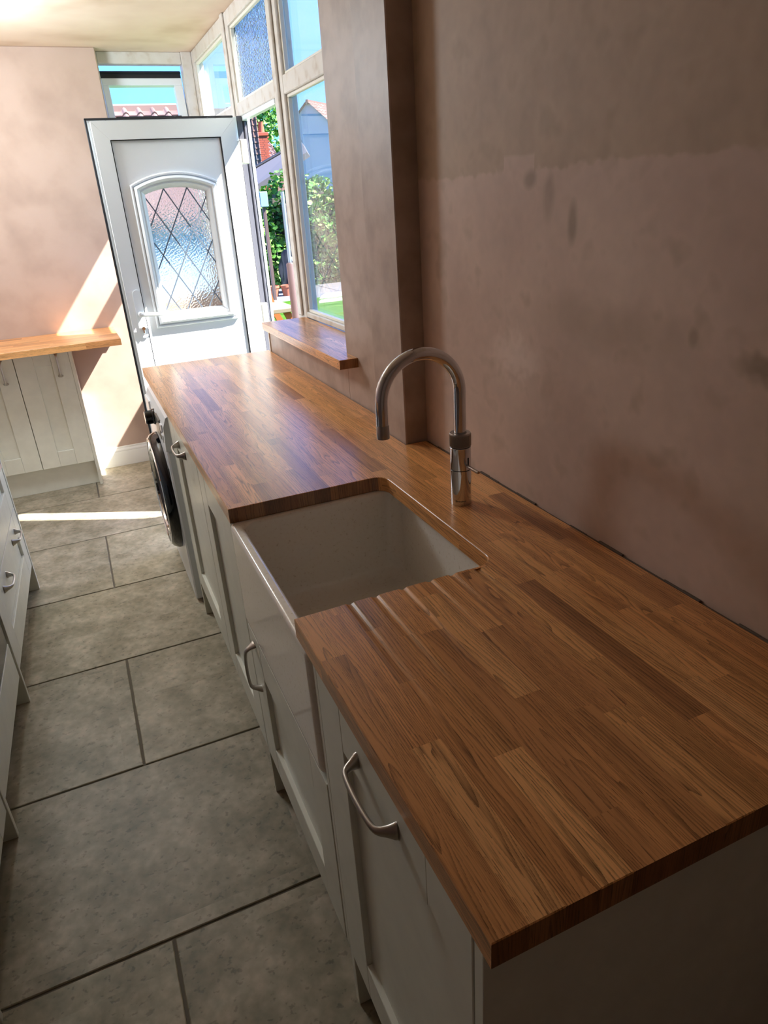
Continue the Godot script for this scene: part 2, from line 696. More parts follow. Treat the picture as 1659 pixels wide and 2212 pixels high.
func grooved(mb: MB, a: float, b: float, z0: float, z1: float, y0: float, y1: float) -> void:
	var xs := [a, b]
	for g in GROOVES:
		for d in [-0.0095, -0.0071, -0.0048, -0.0024, 0.0, 0.0024, 0.0048, 0.0071, 0.0095]:
			if g + d > a + 0.0003 and g + d < b - 0.0003:
				xs.append(g + d)
	xs.sort()
	var zs := []
	var k := 12
	for i in k + 1:
		zs.append(lerpf(z0, z1, float(i) / k))
	for i in xs.size() - 1:
		for j in k:
			var p := []
			for q in [[i, j], [i + 1, j], [i + 1, j + 1], [i, j + 1]]:
				var x: float = xs[q[0]]
				var z: float = zs[q[1]]
				p.append(V(x, y1 - groove_depth(x, z), z))
			mb.quad(p[0], p[1], p[2], p[3], Vector3.UP)
		for e in [[z0, -1.0], [z1, 1.0]]:
			var xa: float = xs[i]
			var xb: float = xs[i + 1]
			var zz: float = e[0]
			var keep := mb.col
			mb.col = Color(keep.r * 0.42, keep.g * 0.38, keep.b * 0.36)  # end grain tone, with the shade of unlit ends put in
			mb.quad(V(xa, y0, zz), V(xb, y0, zz), V(xb, y1 - groove_depth(xb, zz), zz), V(xa, y1 - groove_depth(xa, zz), zz), V(0, 0, e[1]))
			mb.col = keep
	for j in k:
		for s in [[a, -1.0], [b, 1.0]]:
			var x: float = s[0]
			mb.quad(V(x, y0, zs[j]), V(x, y0, zs[j + 1]), V(x, y1 - groove_depth(x, zs[j + 1]), zs[j + 1]), V(x, y1 - groove_depth(x, zs[j]), zs[j]), V(s[1], 0, 0))
	mb.quad(V(a, y0, z0), V(b, y0, z0), V(b, y0, z1), V(a, y0, z1), Vector3.DOWN)

func arc2(c: Vector2, r: float, a0: float, a1: float, k: int) -> PackedVector2Array:
	var o := PackedVector2Array()
	for i in k + 1:
		var a := lerpf(a0, a1, float(i) / k)
		o.append(c + Vector2(cos(a), sin(a)) * r)
	return o

# ---------------------------------------------------------------- joinery
func handle(parent: Node3D, at: Vector3, vertical: bool, length := 0.128) -> void:
	# bow handle with flared feet; at: middle of the handle on the front face (local axes, +z out)
	var b := MB.new()
	var pts := []
	var rad := []
	var ax := Vector3.UP if vertical else Vector3.RIGHT
	var up := Vector3.RIGHT if vertical else Vector3.UP
	var hl := length * 0.5
	var key := [[-hl - 0.004, 0.0, 0.0125, 0.007], [-hl - 0.003, 0.003, 0.012, 0.0065], [-hl + 0.001, 0.012, 0.008, 0.005], [-hl + 0.006, 0.021, 0.0058, 0.0042], [-hl + 0.014, 0.026, 0.0048, 0.0036],
		[-hl * 0.5, 0.0285, 0.0046, 0.0034], [0.0, 0.0295, 0.0046, 0.0034]]
	for i in key.size():
		pts.append(at + ax * key[i][0] + V(0, 0, key[i][1]))
		rad.append(Vector2(key[i][2], key[i][3]) * 1.2)
	for i in range(key.size() - 2, -1, -1):
		pts.append(at - ax * key[i][0] + V(0, 0, key[i][1]))
		rad.append(Vector2(key[i][2], key[i][3]) * 1.2)
	# resample smoothly
	var c := Curve3D.new()
	var p2 := []
	var r2 := []
	for i in pts.size() - 1:
		var p0: Vector3 = pts[maxi(i - 1, 0)]
		var p3: Vector3 = pts[mini(i + 2, pts.size() - 1)]
		for k in 4:
			var t := k / 4.0
			p2.append((pts[i] as Vector3).cubic_interpolate(pts[i + 1], p0, p3, t))
			r2.append((rad[i] as Vector2).lerp(rad[i + 1], t))
	p2.append(pts[pts.size() - 1])
	r2.append(rad[rad.size() - 1])
	var rows := []
	for i in p2.size():
		var t: Vector3 = ((p2[mini(i + 1, p2.size() - 1)] as Vector3) - p2[maxi(i - 1, 0)]).normalized()
		var nrm := t.cross(up).normalized()
		var row := []
		for j in 14:
			var an := TAU * j / 14.0
			row.append((p2[i] as Vector3) + up * cos(an) * r2[i].x + nrm * sin(an) * r2[i].y)
		rows.append(row)
	b.grid(rows, true, Vector3.ZERO, at + V(0, 0, -0.05))
	for e in [0, p2.size() - 1]:
		for j in 14:
			b.tri(p2[e], rows[e][j], rows[e][(j + 1) % 14], V(0, 0, -1))
	var o := part("handle", b, M["pewter"], parent, true)
	o.set_meta("label", "pewter bow handle")

# shaker front: a recessed panel framed by two stiles and two rails (local axes, face at z = 0)
func shaker(called: String, parent: Node3D, x0: float, x1: float, y0: float, y1: float, st := 0.105, rt := 0.09, rb := 0.095) -> MeshInstance3D:
	var m: Material = M["cream_paint"]
	var d := part(called, bx(V(x0 + st - 0.004, y0 + rb - 0.004, -0.0205), V(x1 - st + 0.004, y1 - rt + 0.004, -0.0115)), m, parent, true)
	part("stile", bx(V(x0, y0, -0.021), V(x0 + st, y1, 0), 0.0012), m, d, true)
	part("stile", bx(V(x1 - st, y0, -0.021), V(x1, y1, 0), 0.0012), m, d, true)
	part("rail", bx(V(x0 + st + 0.0004, y0, -0.021), V(x1 - st - 0.0004, y0 + rb, -0.0002), 0.0012), m, d, true)
	part("rail", bx(V(x0 + st + 0.0004, y1 - rt, -0.021), V(x1 - st - 0.0004, y1, -0.0002), 0.0012), m, d, true)
	return d

# a base unit: local +z is its front, local x along the run; doors at z 0
func unit(label: String, at: Vector3, turn: float, w: float, depth: float, y0 := 0.16, y1 := 0.868, called := "base_cabinet") -> Node3D:
	var t := thing(called, label, "cabinet", at, turn)
	part("carcass", bx(V(-w / 2 + 0.001, y0, -depth), V(w / 2 - 0.001, y1, -0.0235), 0.001), M["cream_side"], t, true)
	return t

func side_panel(t: Node3D, x: float, depth: float, y1 := 0.868, front := -0.0005) -> void:
	part("side_panel", bx(V(x - 0.009, 0.0, -depth), V(x + 0.009, y1, front), 0.001), M["cream_paint"], t, true)

# ---------------------------------------------------------------- main
func _ready() -> void:
	rng.seed = 7
	# camera
	var cam := Camera3D.new()
	cam.name = "camera"
	cam.fov = 73.142
	cam.near = 0.02
	cam.far = 400.0
	add_child(cam)
	cam.position = V(-0.2266, 1.5516, 0.3585)
	cam.rotation_degrees = V(-24.479, -22.352, -3.825)
	cam.current = true
	# sky and exposure
	var we := WorldEnvironment.new()
	we.name = "world"
	var env := Environment.new()
	env.background_mode = Environment.BG_SKY
	var sky := Sky.new()
	var sm := ProceduralSkyMaterial.new()
	sm.sky_top_color = srgb(84, 146, 252)
	sm.sky_horizon_color = srgb(104, 164, 246)
	sm.sky_curve = 0.22
	sm.ground_horizon_color = srgb(120, 130, 130)
	sm.ground_bottom_color = srgb(90, 92, 86)
	sm.sun_angle_max = 20.0
	sm.sky_energy_multiplier = 1.0
	sky.sky_material = sm
	env.sky = sky
	env.background_energy_multiplier = 1.9
	env.tonemap_mode = Environment.TONE_MAPPER_LINEAR
	env.tonemap_exposure = 1.75
	env.sdfgi_enabled = true
	env.ssao_enabled = true
	env.ssil_enabled = true
	we.environment = env
	add_child(we)
	# sun
	var sun := DirectionalLight3D.new()
	sun.name = "sun"
	add_child(sun)
	sun.look_at_from_position(V(1.8, 2.23, 1.0) * 10.0, Vector3.ZERO)
	sun.light_color = Color(1.0, 0.985, 0.96)
	sun.light_energy = 5.0
	sun.light_angular_distance = 0.53
	sun.shadow_enabled = true

	make_materials()
	build_shell()
	build_fill_lamp()
	build_floor()
	build_window_screen()
	build_back_window()
	build_door()
	build_right_run()
	build_sink()
	build_tap()
	build_washing_machine()
	build_left_run()
	build_back_cabinet()
	build_garden()

# ---------------------------------------------------------------- shell
const CEIL := 2.408

func wall(called: String, b: MB, m: Material, label: String) -> MeshInstance3D:
	return solo(called, b, m, label, "wall", "", "structure")

func build_shell() -> void:
	var P: Material = M["plaster"]
	solo("ceiling", bx(V(-1.5, CEIL, -4.7), V(0.86, CEIL + 0.14, 1.95)), M["ceiling_plaster"], "pale bare plaster ceiling above the kitchen", "ceiling", "", "structure")
	# near right wall: one slab, its room face carries the drying patches
	var m := mat("plaster_drying", Color(1, 1, 1), 0.62, 0.0, 0.4)
	m.albedo_texture = plaster_wall_texture(-1.34, 0.45, 0.86, CEIL)
	m.texture_repeat = false
	var b := MB.new()
	b.box(V(0.62, 0, -1.336), V(0.86, CEIL, 1.95))
	for i in b.v.size():
		b.uv[i] = Vector2((b.v[i].z + 1.34) / 1.79, (CEIL - b.v[i].y) / (CEIL - 0.86))
	# finer front face so that the picture lies on the visible stretch only
	wall("wall_right", b, m, "bare pink plaster wall behind the sink with damp and dry patches")
	b = bx(V(0.553, 0, -1.54), V(0.86, CEIL, -1.3365), 0.003)
	wall("wall_pier", b, M["plaster_polished"], "plastered pier standing proud between the window and the long bare wall")
	b = bx(V(0.602, 0, -1.9), V(0.86, CEIL, -1.5405), 0.002)
	wall("wall_reveal", b, M["plaster_polished"], "smooth plaster strip beside the window behind the pier")
	b = bx(V(0.602, 0, -2.94), V(0.86, 1.0385, -1.9005), 0.0)
	wall("wall_window", b, M["plaster_polished"], "low plaster wall under the oak window sill")
	b = bx(V(0.597, 0, -2.956), V(0.742, 1.0385, -2.9405), 0.001)
	solo("trim_1", b, M["timber_paint"], "pale timber strip closing the end of the low wall by the door", "trim", "", "structure")
	b = bx(V(0.744, 0, -4.6), V(0.79, 1.2, -3.7005), 0.0)
	wall("wall_far", b, P, "low wall under the side window beyond the open door")
	b = bx(V(-1.45, 0, -4.68), V(0.196, CEIL, -4.448), 0.004)
	wall("wall_back", b, P, "pink plastered wall facing the kitchen with sunlight across it")
	b = bx(V(0.1965, 0, -4.68), V(0.86, 1.0, -4.56), 0.0)
	wall("wall_recess", b, P, "low wall under the far window behind the door")
	b = bx(V(-1.45, 0, -4.4475), V(-1.32, CEIL, 1.8), 0.0)
	wall("wall_left", b, P, "plastered wall behind the left hand row of units")
	b = bx(V(-1.45, 0, 1.8005), V(0.6195, CEIL, 1.95), 0.0)
	wall("wall_front", b, P, "plastered wall behind the camera")
	# skirting on the back wall
	b = MB.new()
	var prof := PackedVector2Array([Vector2(0, 0), Vector2(0.018, 0), Vector2(0.018, 0.092), Vector2(0.015, 0.097), Vector2(0.016, 0.104), Vector2(0.013, 0.112), Vector2(0.007, 0.117), Vector2(0.006, 0.128), Vector2(0, 0.13)])
	b.prism(prof, V(0, 0.0, -4.4475), Vector3.BACK, Vector3.UP, Vector3.RIGHT, -0.294, 0.19, true)
	solo("baseboard_back", b, M["skirting_paint"], "white moulded skirting board along the sunlit back wall", "skirting", "", "structure")
	# sealant beads where the worktop meets the walls
	b = MB.new()
	var rr := RandomNumberGenerator.new()
	rr.seed = 5
	var z := -1.33
	while z < -0.02:
		var l := rr.randf_range(0.03, 0.09)
		b.box(V(0.6145 + rr.randf_range(-0.001, 0.001), 0.9, z), V(0.6199, 0.9085 + rr.randf_range(-0.002, 0.004), z + l), 0.001)
		z += l * 0.98
	solo("trim_2", b, M["sealant"], "rough brown mastic line between the worktop and the long bare wall", "trim", "", "structure")

# globe lamp added out of view to fill the room with light
func build_fill_lamp() -> void:
	var c := V(-0.62, 2.12, -3.4)
	var t := thing("added_fill_lamp", "added white globe fill lamp hung out of view to brighten the room", "lamp", c)
	var b := MB.new()
	var prof := []
	for i in 25:
		var a := PI * i / 24.0
		prof.append(Vector2(0.19 * sin(a), -0.19 * cos(a)))
	b.lathe(prof, c, Vector3.UP, 36)
	var gm := mat("fill_globe", srgb(250, 248, 240), 0.9)
	gm.emission_enabled = true
	gm.emission = Color(1.0, 0.98, 0.95)
	gm.emission_energy_multiplier = 2.0
	part("globe", b, gm, t)
	b = MB.new()
	b.tube([c + V(0, 0.19, 0), V(c.x, CEIL - 0.03, c.z)], [Vector2(0.004, 0.004)], 8, Vector3.RIGHT)
	part("flex", b, M["white_upvc"], t)
	b = MB.new()
	b.lathe([Vector2(0.0, -0.03), Vector2(0.03, -0.028), Vector2(0.045, 0.0), Vector2(0.0, 0.0)], V(c.x, CEIL - 0.001, c.z), Vector3.UP, 20)
	part("ceiling_rose", b, M["white_upvc"], t)
	var l := OmniLight3D.new()
	l.name = "added_fill_light"
	l.light_color = Color(0.88, 0.95, 1.0)
	l.light_energy = 0.82
	l.light_size = 0.18
	l.omni_range = 12.0
	l.omni_attenuation = 2.0
	l.shadow_enabled = true
	t.add_child(l)

func build_floor() -> void:
	var f := solo("floor", bx(V(-1.45, -0.12, -4.68), V(0.86, -0.0045, 1.95)), M["grout"], "grey beige stone tiled kitchen floor with dark grout lines", "floor", "", "structure")
	var r := RandomNumberGenerator.new()
	r.seed = 21
	for k in range(-4, 7):
		var z1 := -0.85 - 0.6115 * k
		var z0 := z1 - 0.6115
		z1 = minf(z1, 1.8)
		z0 = maxf(z0, -4.447)
		if z1 - z0 < 0.03:
			continue
		var off := 0.453 if posmod(k, 2) == 0 else 0.0
		var x := -0.335 + off - 0.906 * 2
		while x < 0.6:
			var xa := maxf(x, -1.319)
			var xb := minf(x + 0.906, 0.743)
			if xb - xa > 0.03:
				var g := 0.0032
				var poly := PackedVector2Array()
				var cs := [Vector2(xa + g, z0 + g), Vector2(xb - g, z0 + g), Vector2(xb - g, z1 - g), Vector2(xa + g, z1 - g)]
				for s in 4:
					var p: Vector2 = cs[s]
					var q: Vector2 = cs[(s + 1) % 4]
					var nn := int(p.distance_to(q) / 0.05) + 1
					var inw := Vector2(-(q - p).y, (q - p).x).normalized()
					for j in nn:
						poly.append(p.lerp(q, float(j) / nn) + inw * r.randf_range(0.0, 0.0013))
				var b := MB.new()
				var val := r.randf_range(0.93, 1.04)
				b.col = Color(val, val * r.randf_range(0.985, 1.0), val * r.randf_range(0.96, 1.0))
				b.uo = Vector2(r.randf(), r.randf())
				b.us = Vector2(1.1, 1.1)
				var lift := r.randf_range(-0.0006, 0.0)
				# top, sloped edge
				var ins := PackedVector2Array()
				var ce := Vector2((xa + xb) / 2, (z0 + z1) / 2)
				for p in poly:
					var d := ce - p
					ins.append(p + Vector2(signf(d.x) * minf(0.002, absf(d.x)), signf(d.y) * minf(0.002, absf(d.y))))
				var idx := Geometry2D.triangulate_polygon(ins)
				for i in range(0, idx.size(), 3):
					b.tri(V(ins[idx[i]].x, lift, ins[idx[i]].y), V(ins[idx[i + 1]].x, lift, ins[idx[i + 1]].y), V(ins[idx[i + 2]].x, lift, ins[idx[i + 2]].y), Vector3.UP)
				for i in poly.size():
					var j := (i + 1) % poly.size()
					var mid := (poly[i] + poly[j]) * 0.5 - ce
					var o := V(mid.x, 0.3, mid.y)
					b.quad(V(poly[i].x, lift - 0.0015, poly[i].y), V(poly[j].x, lift - 0.0015, poly[j].y), V(ins[j].x, lift, ins[j].y), V(ins[i].x, lift, ins[i].y), o)
					b.quad(V(poly[i].x, -0.006, poly[i].y), V(poly[j].x, -0.006, poly[j].y), V(poly[j].x, lift - 0.0015, poly[j].y), V(poly[i].x, lift - 0.0015, poly[i].y), V(mid.x, 0, mid.y))
				part("tile", b, M["stone_%d" % (r.randi() % 2)], f)
			x += 0.906

# ---------------------------------------------------------------- window screen on the right
func build_window_screen() -> void:
	var w := thing("window_1", "cream painted timber window screen with fixed panes along the right side", "window", V(0.772, 0, -3.2), 0.0, "", "structure")
	var T: Material = M["timber_paint"]
	var B: Material = M["bead_paint"]
	var xi := 0.744
	var xo := 0.80
	# posts
	for p in [[-4.6, -4.5, 1.2], [-3.7, -3.575, 0.0], [-2.905, -2.77, 0.0], [-1.99, -1.9005, 1.0715]]:
		part("post", bx(V(xi, p[2], p[0]), V(xo, CEIL - 0.0005, p[1]), 0.004), T, w)
		if p[2] == 0.0:
			# moulded inner face
			part("post_bead", bx(V(xi - 0.012, 1.075 if p[0] > -3.0 else 0.03, p[0] + 0.035), V(xi, CEIL - 0.0005, p[1] - 0.045), 0.004), T, w)
	for h in [[-4.5, -3.7], [-3.575, -2.905], [-2.77, -1.99]]:
		part("head_rail", bx(V(xi, 2.345, h[0]), V(xo, CEIL - 0.0005, h[1]), 0.003), T, w)
		part("transom", bx(V(xi, 1.955 if h[0] != -3.575 else 1.962, h[0]), V(xo, 2.022, h[1]), 0.003), T, w)
	part("bottom_rail", bx(V(xi, 1.0715, -2.77), V(xo, 1.095, -1.99), 0.003), T, w)
	part("bottom_rail", bx(V(xi, 1.2005, -4.5), V(xo, 1.26, -3.7), 0.003), T, w)
	# panes with beads
	for p in [[-4.5, -3.7, 2.022, 2.345, "pane"], [-3.575, -2.905, 2.022, 2.345, "obscure_pane"], [-2.77, -1.99, 2.022, 2.345, "pane"], [-2.77, -1.99, 1.095, 1.955, "pane"], [-4.5, -3.7, 1.26, 1.955, "pane"]]:
		var z0: float = p[0]
		var z1: float = p[1]
		var y0: float = p[2]
		var y1: float = p[3]
		if p[4] == "pane":
			var q := MB.new()
			q.box(V(0.7765, y0 + 0.001, z0 + 0.001), V(0.7905, y1 - 0.001, z1 - 0.001))   # sealed double glazing
			part("pane", q, M["pane_glass"], w)
		else:
			part("obscure_pane", bx(V(0.777, y0, z0), V(0.783, y1, z1)), M["obscure_glass"], w).set_meta("label", "rippled obscure glass above the door")
		for s in [[V(0.756, y0, z0), V(0.774, y0 + 0.012, z1)], [V(0.756, y1 - 0.012, z0), V(0.774, y1, z1)], [V(0.756, y0 + 0.012, z0), V(0.774, y1 - 0.012, z0 + 0.012)], [V(0.756, y0 + 0.012, z1 - 0.012), V(0.774, y1 - 0.012, z1)]]:
			part("glazing_bead", bx(s[0], s[1], 0.002), B, w)
	# frame of the door opening
	var G: Material = M["shaded_jamb"]
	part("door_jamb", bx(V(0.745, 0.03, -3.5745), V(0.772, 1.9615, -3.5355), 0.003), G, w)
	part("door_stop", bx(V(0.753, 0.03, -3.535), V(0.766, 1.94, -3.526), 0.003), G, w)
	part("door_trim", bx(V(0.7725, 0.03, -3.57), V(0.779, 1.94, -3.532), 0.002), M["white_upvc"], w)
	part("door_jamb", bx(V(0.75, 0.03, -2.925), V(0.78, 1.9395, -2.9055), 0.003), M["white_upvc"], w)
	part("door_head", bx(V(0.745, 1.94, -3.535), V(0.775, 1.9615, -2.925), 0.003), M["white_upvc"], w)
	part("hinge_jamb", bx(V(0.702, 0.0, -3.575), V(0.718, 1.9615, -3.5165), 0.003), T, w)
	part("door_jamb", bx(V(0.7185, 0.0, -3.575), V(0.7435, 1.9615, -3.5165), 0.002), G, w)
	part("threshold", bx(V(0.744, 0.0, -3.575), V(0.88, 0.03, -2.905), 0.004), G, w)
	# added unseen wall, sized to keep the sun off the window
	solo("wall_sun_block", bx(V(0.8605, -0.1, -1.9), V(2.62, 5.2, 1.95)), M["render_wall"], "pale rendered wall added out of view to shade the kitchen window", "wall", "", "structure")
	# oak sill of staves
	var s := thing("window_sill", "deep oak window sill on the low wall above the worktop", "window sill", V(0.64, 1.039, -2.3))
	var o := PackedVector2Array([Vector2(0.536, -2.795), Vector2(0.7435, -2.795), Vector2(0.7435, -1.9005), Vector2(0.6015, -1.9005), Vector2(0.6015, -1.795), Vector2(0.536, -1.795)])
	make_staves(s, o, 0.536, 0.7435, -2.795, -1.795, 1.0395, 1.0707, 77, false, [], false, 0.0415)

# ---------------------------------------------------------------- far window with its top sash open
func build_back_window() -> void:
	var w := thing("window_2", "white framed far window with its small top sash standing open", "window", V(0.47, 1.0, -4.6), 0.0, "", "structure")
	var T: Material = M["timber_paint"]
	var U: Material = M["white_upvc"]
	part("post", bx(V(0.1965, 1.0, -4.63), V(0.209, CEIL - 0.0005, -4.56), 0.002), T, w)
	part("post", bx(V(0.684, 1.0, -4.63), V(0.7435, CEIL - 0.0005, -4.545), 0.003), T, w)
	part("head_rail", bx(V(0.209, 2.347, -4.63), V(0.684, CEIL - 0.0005, -4.56), 0.003), T, w)
	part("transom", bx(V(0.209, 1.99, -4.63), V(0.684, 2.062, -4.56), 0.003), T, w)
	part("bottom_rail", bx(V(0.209, 1.0, -4.63), V(0.684, 1.05, -4.56), 0.003), T, w)
	var q := MB.new()
	q.quad(V(0.209, 1.05, -4.6), V(0.684, 1.05, -4.6), V(0.684, 1.99, -4.6), V(0.209, 1.99, -4.6), Vector3.BACK)
	part("pane", q, M["pane_glass"], w)
	# sash, hung at its foot inside the opening and leaning out at the top; local axes at its foot
	var st := MB.new()
	var foot := V(0.447, 2.05, -4.575)
	var xf := Transform3D(Basis(Vector3.RIGHT, deg_to_rad(-9.0)), foot)
	var hw := 0.232
	var bits := [[V(-hw, 0.0, -0.055), V(hw, 0.024, -0.005)], [V(-hw, 0.2, -0.055), V(hw, 0.238, -0.005)], [V(-hw, 0.024, -0.055), V(-hw + 0.036, 0.2, -0.005)], [V(hw - 0.05, 0.024, -0.055), V(hw, 0.2, -0.005)]]
	for bb in bits:
		st.box(bb[0], bb[1], 0.003)
	xform(st, xf)
	var sash := part("sash", st, U, w)
	var dk := MB.new()
	dk.box(V(-hw - 0.002, 0.2385, -0.062), V(hw + 0.002, 0.266, -0.02), 0.004)
	dk.box(V(-hw - 0.006, 0.266, -0.07), V(hw + 0.006, 0.284, -0.03), 0.004)
	xform(dk, xf)
	part("weather_seal", dk, M["gasket"], sash)
	var sp := MB.new()
	sp.box(V(-hw + 0.04, 0.020, -0.004), V(hw - 0.04, 0.032, 0.004), 0.002)
	xform(sp, xf)
	part("seal_strip", sp, M["gasket"], sash)
	var gq := MB.new()
	gq.quad(V(-hw + 0.036, 0.024, -0.03), V(hw - 0.05, 0.024, -0.03), V(hw - 0.05, 0.2, -0.03), V(-hw + 0.036, 0.2, -0.03), Vector3.BACK)
	xform(gq, xf)
	part("pane", gq, M["pane_glass"], sash)

func xform(b: MB, t: Transform3D) -> void:
	for i in b.v.size():
		b.v[i] = t * b.v[i]
		b.n[i] = (t.basis * b.n[i]).normalized()

# ---------------------------------------------------------------- the white door
func arch_path(x0: float, x1: float, y0: float, ys: float, rise: float, k := 14) -> PackedVector2Array:
	var p := PackedVector2Array([Vector2(x0, y0), Vector2(x1, y0), Vector2(x1, ys)])
	var hw := (x1 - x0) / 2
	var r := (hw * hw + rise * rise) / (2 * rise)
	var cy := ys + rise - r
	var a0 := asin(hw / r)
	for i in range(1, k):
		var a := lerpf(a0, -a0, float(i) / k)
		p.append(Vector2((x0 + x1) / 2 + r * sin(a), cy + r * cos(a)))
	p.append(Vector2(x0, ys))
	return p

func build_door() -> void:
	var zf := -3.45
	var d := thing("door_1", "white panelled outside door standing open with leaded arched glass", "door", V(0.36, 0.02, zf - 0.03), 0.0, "", "structure")
	var U: Material = M["white_upvc"]
	var xl := 0.028
	var xr := 0.69
	var yt := 1.945
	var yb := 0.04
	var xi := 0.100
	var xj := 0.612
	var yi := 1.868
	var mid := 0.135
	# mitred frame
	var O := Vector3.ZERO
	var b := MB.new()
	b.prism(PackedVector2Array([Vector2(xl, yt), Vector2(xr, yt), Vector2(xj + 0.001, yi), Vector2(xi - 0.001, yi)]), O, Vector3.RIGHT, Vector3.UP, Vector3.BACK, zf - 0.052, zf)
	part("top_rail", b, U, d)
	b = MB.new()
	b.prism(PackedVector2Array([Vector2(xl, yb), Vector2(xr, yb), Vector2(xj + 0.001, mid), Vector2(xi - 0.001, mid)]), O, Vector3.RIGHT, Vector3.UP, Vector3.BACK, zf - 0.052, zf)
	part("bottom_rail", b, U, d)
	b = MB.new()
	b.prism(PackedVector2Array([Vector2(xl, yb + 0.001), Vector2(xi - 0.0015, mid), Vector2(xi - 0.0015, yi), Vector2(xl, yt - 0.001)]), O, Vector3.RIGHT, Vector3.UP, Vector3.BACK, zf - 0.052, zf)
	part("stile", b, U, d)
	b = MB.new()
	b.prism(PackedVector2Array([Vector2(xr, yb + 0.001), Vector2(xr, yt - 0.001), Vector2(xj + 0.0015, yi), Vector2(xj + 0.0015, mid)]), O, Vector3.RIGHT, Vector3.UP, Vector3.BACK, zf - 0.052, zf)
	part("stile", b, U, d)
	# rear flange and its gasket
	b = MB.new()
	b.box(V(xl - 0.018, yb - 0.01, zf - 0.066), V(xr + 0.006, yt + 0.012, zf - 0.0522), 0.002)
	b = MB.new()
	b.box(V(xl - 0.018, yb - 0.01, zf - 0.066), V(xi, yt + 0.012, zf - 0.0522), 0.002)
	b.box(V(xj, yb - 0.01, zf - 0.066), V(xr + 0.022, yt + 0.012, zf - 0.0522), 0.002)
	b.box(V(xi, yi, zf - 0.066), V(xj, yt + 0.012, zf - 0.0522), 0.002)
	b.box(V(xi, yb - 0.01, zf - 0.066), V(xj, mid, zf - 0.0522), 0.002)
	part("rear_flange", b, U, d)
	b = MB.new()
	b.box(V(xl - 0.022, yb - 0.01, zf - 0.064), V(xl - 0.012, yt + 0.016, zf - 0.046), 0.002)
	b.box(V(xl - 0.022, yt + 0.008, zf - 0.064), V(xr + 0.006, yt + 0.017, zf - 0.046), 0.002)
	b.box(V(xi - 0.003, mid, zf - 0.02), V(xi + 0.003, yi, zf - 0.004), 0.0)
	b.box(V(xj - 0.004, mid, zf - 0.02), V(xj + 0.004, yi, zf - 0.004), 0.0)
	b.box(V(xi, yi - 0.004, zf - 0.02), V(xj, yi + 0.003, zf - 0.0035), 0.0)
	part("gasket", b, M["gasket"], d)
	# infill panel with the arched hole
	var gx0 := 0.208
	var gx1 := 0.504
	var gy0 := 1.08
	var gys := 1.632
	var hole := arch_path(gx0, gx1, gy0, gys, 0.027)
	b = MB.new()
	var pz0 := zf - 0.044
	var pz1 := zf - 0.012
	var il := xi + 0.0015
	var ir := xj - 0.0015
	b.box(V(il, mid + 0.001, pz0), V(ir, gy0, pz1))
	b.box(V(il, gy0, pz0), V(gx0, gys, pz1))
	b.box(V(gx1, gy0, pz0), V(ir, gys, pz1))
	var top := PackedVector2Array([Vector2(il, gys), Vector2(gx0, gys)])
	for i in range(hole.size() - 2, 2, -1):
		top.append(hole[i])
	top.append_array([Vector2(gx1, gys), Vector2(ir, gys), Vector2(ir, yi - 0.001), Vector2(il, yi - 0.001)])
	b.prism(top, O, Vector3.RIGHT, Vector3.UP, Vector3.BACK, pz0, pz1)
	part("panel", b, U, d)
	# moulding swept round the arch
	var outer := arch_path(0.146, 0.572, 1.006, 1.676, 0.052)
	var inner := arch_path(gx0 + 0.002, gx1 - 0.002, gy0 + 0.002, gys, 0.026)
	var prof := [[0.0, -0.004], [0.02, 0.012], [0.08, 0.018], [0.16, 0.018], [0.2, 0.010], [0.24, 0.010], [0.3, 0.026], [0.42, 0.032], [0.52, 0.03], [0.58, 0.018], [0.64, 0.016], [0.72, 0.02], [0.84, 0.014], [0.95, 0.004], [1.0, -0.012]]
	for side in [1.0, -1.0]:
		var rows := []
		for q in prof:
			var row := []
			for i in outer.size():
				var p := outer[i].lerp(inner[i], q[0])
				row.append(V(p.x, p.y, (pz1 + q[1]) if side > 0.0 else (pz0 - q[1])))
			rows.append(row)
		b = MB.new()
		# flat strips keep the mitres crisp
		for r in rows.size() - 1:
			for i in outer.size():
				var j := (i + 1) % outer.size()
				b.quad(rows[r][i], rows[r][j], rows[r + 1][j], rows[r + 1][i], V(0, 0, side) + ((rows[r][i] as Vector3) - V(0.36, 1.34, pz1)) * 0.3 * (1.0 if r < 7 else -1.0))
		part("moulding", b, U, d)
	# glass and its lead strips
	b = MB.new()
	b.prism(arch_path(gx0, gx1, gy0, gys, 0.027), O, Vector3.RIGHT, Vector3.UP, Vector3.BACK, zf - 0.031, zf - 0.025)
	var g := part("glass", b, M["obscure_glass"], d)
	g.set_meta("label", "rippled obscure glass in the arched opening")
	var px := 0.3018
	var py := 1.654
	for s in [-1.0, 1.0]:
		for k in range(-8, 9):
			var c := Vector2(px + k * 0.1125, py)
			var dirv := Vector2(0.0565 * s, -0.101)
			for seg in Geometry2D.intersect_polyline_with_polygon(PackedVector2Array([c - dirv * 2.0, c + dirv * 8.0]), inner):
				var p0: Vector2 = seg[0]
				var p1: Vector2 = seg[seg.size() - 1]
				if p0.distance_to(p1) < 0.02:
					continue
				var e := (p1 - p0).normalized()
				var nn := Vector2(-e.y, e.x) * 0.0028
				b = MB.new()
				b.prism(PackedVector2Array([p0 - nn, p1 - nn, p1 + nn, p0 + nn]), O, Vector3.RIGHT, Vector3.UP, Vector3.BACK, zf - 0.025, zf - 0.0225 + 0.0004 * s)
				part("lead_strip", b, M["lead"], g)
	# handle: backplate, lever, cylinder
	var hp := PackedVector2Array()
	hp.append_array(arc2(Vector2(0.0785, 1.185), 0.02, 0.0, PI, 10))
	hp.append_array(arc2(Vector2(0.0785, 0.99), 0.02, PI, TAU, 10))
	b = MB.new()
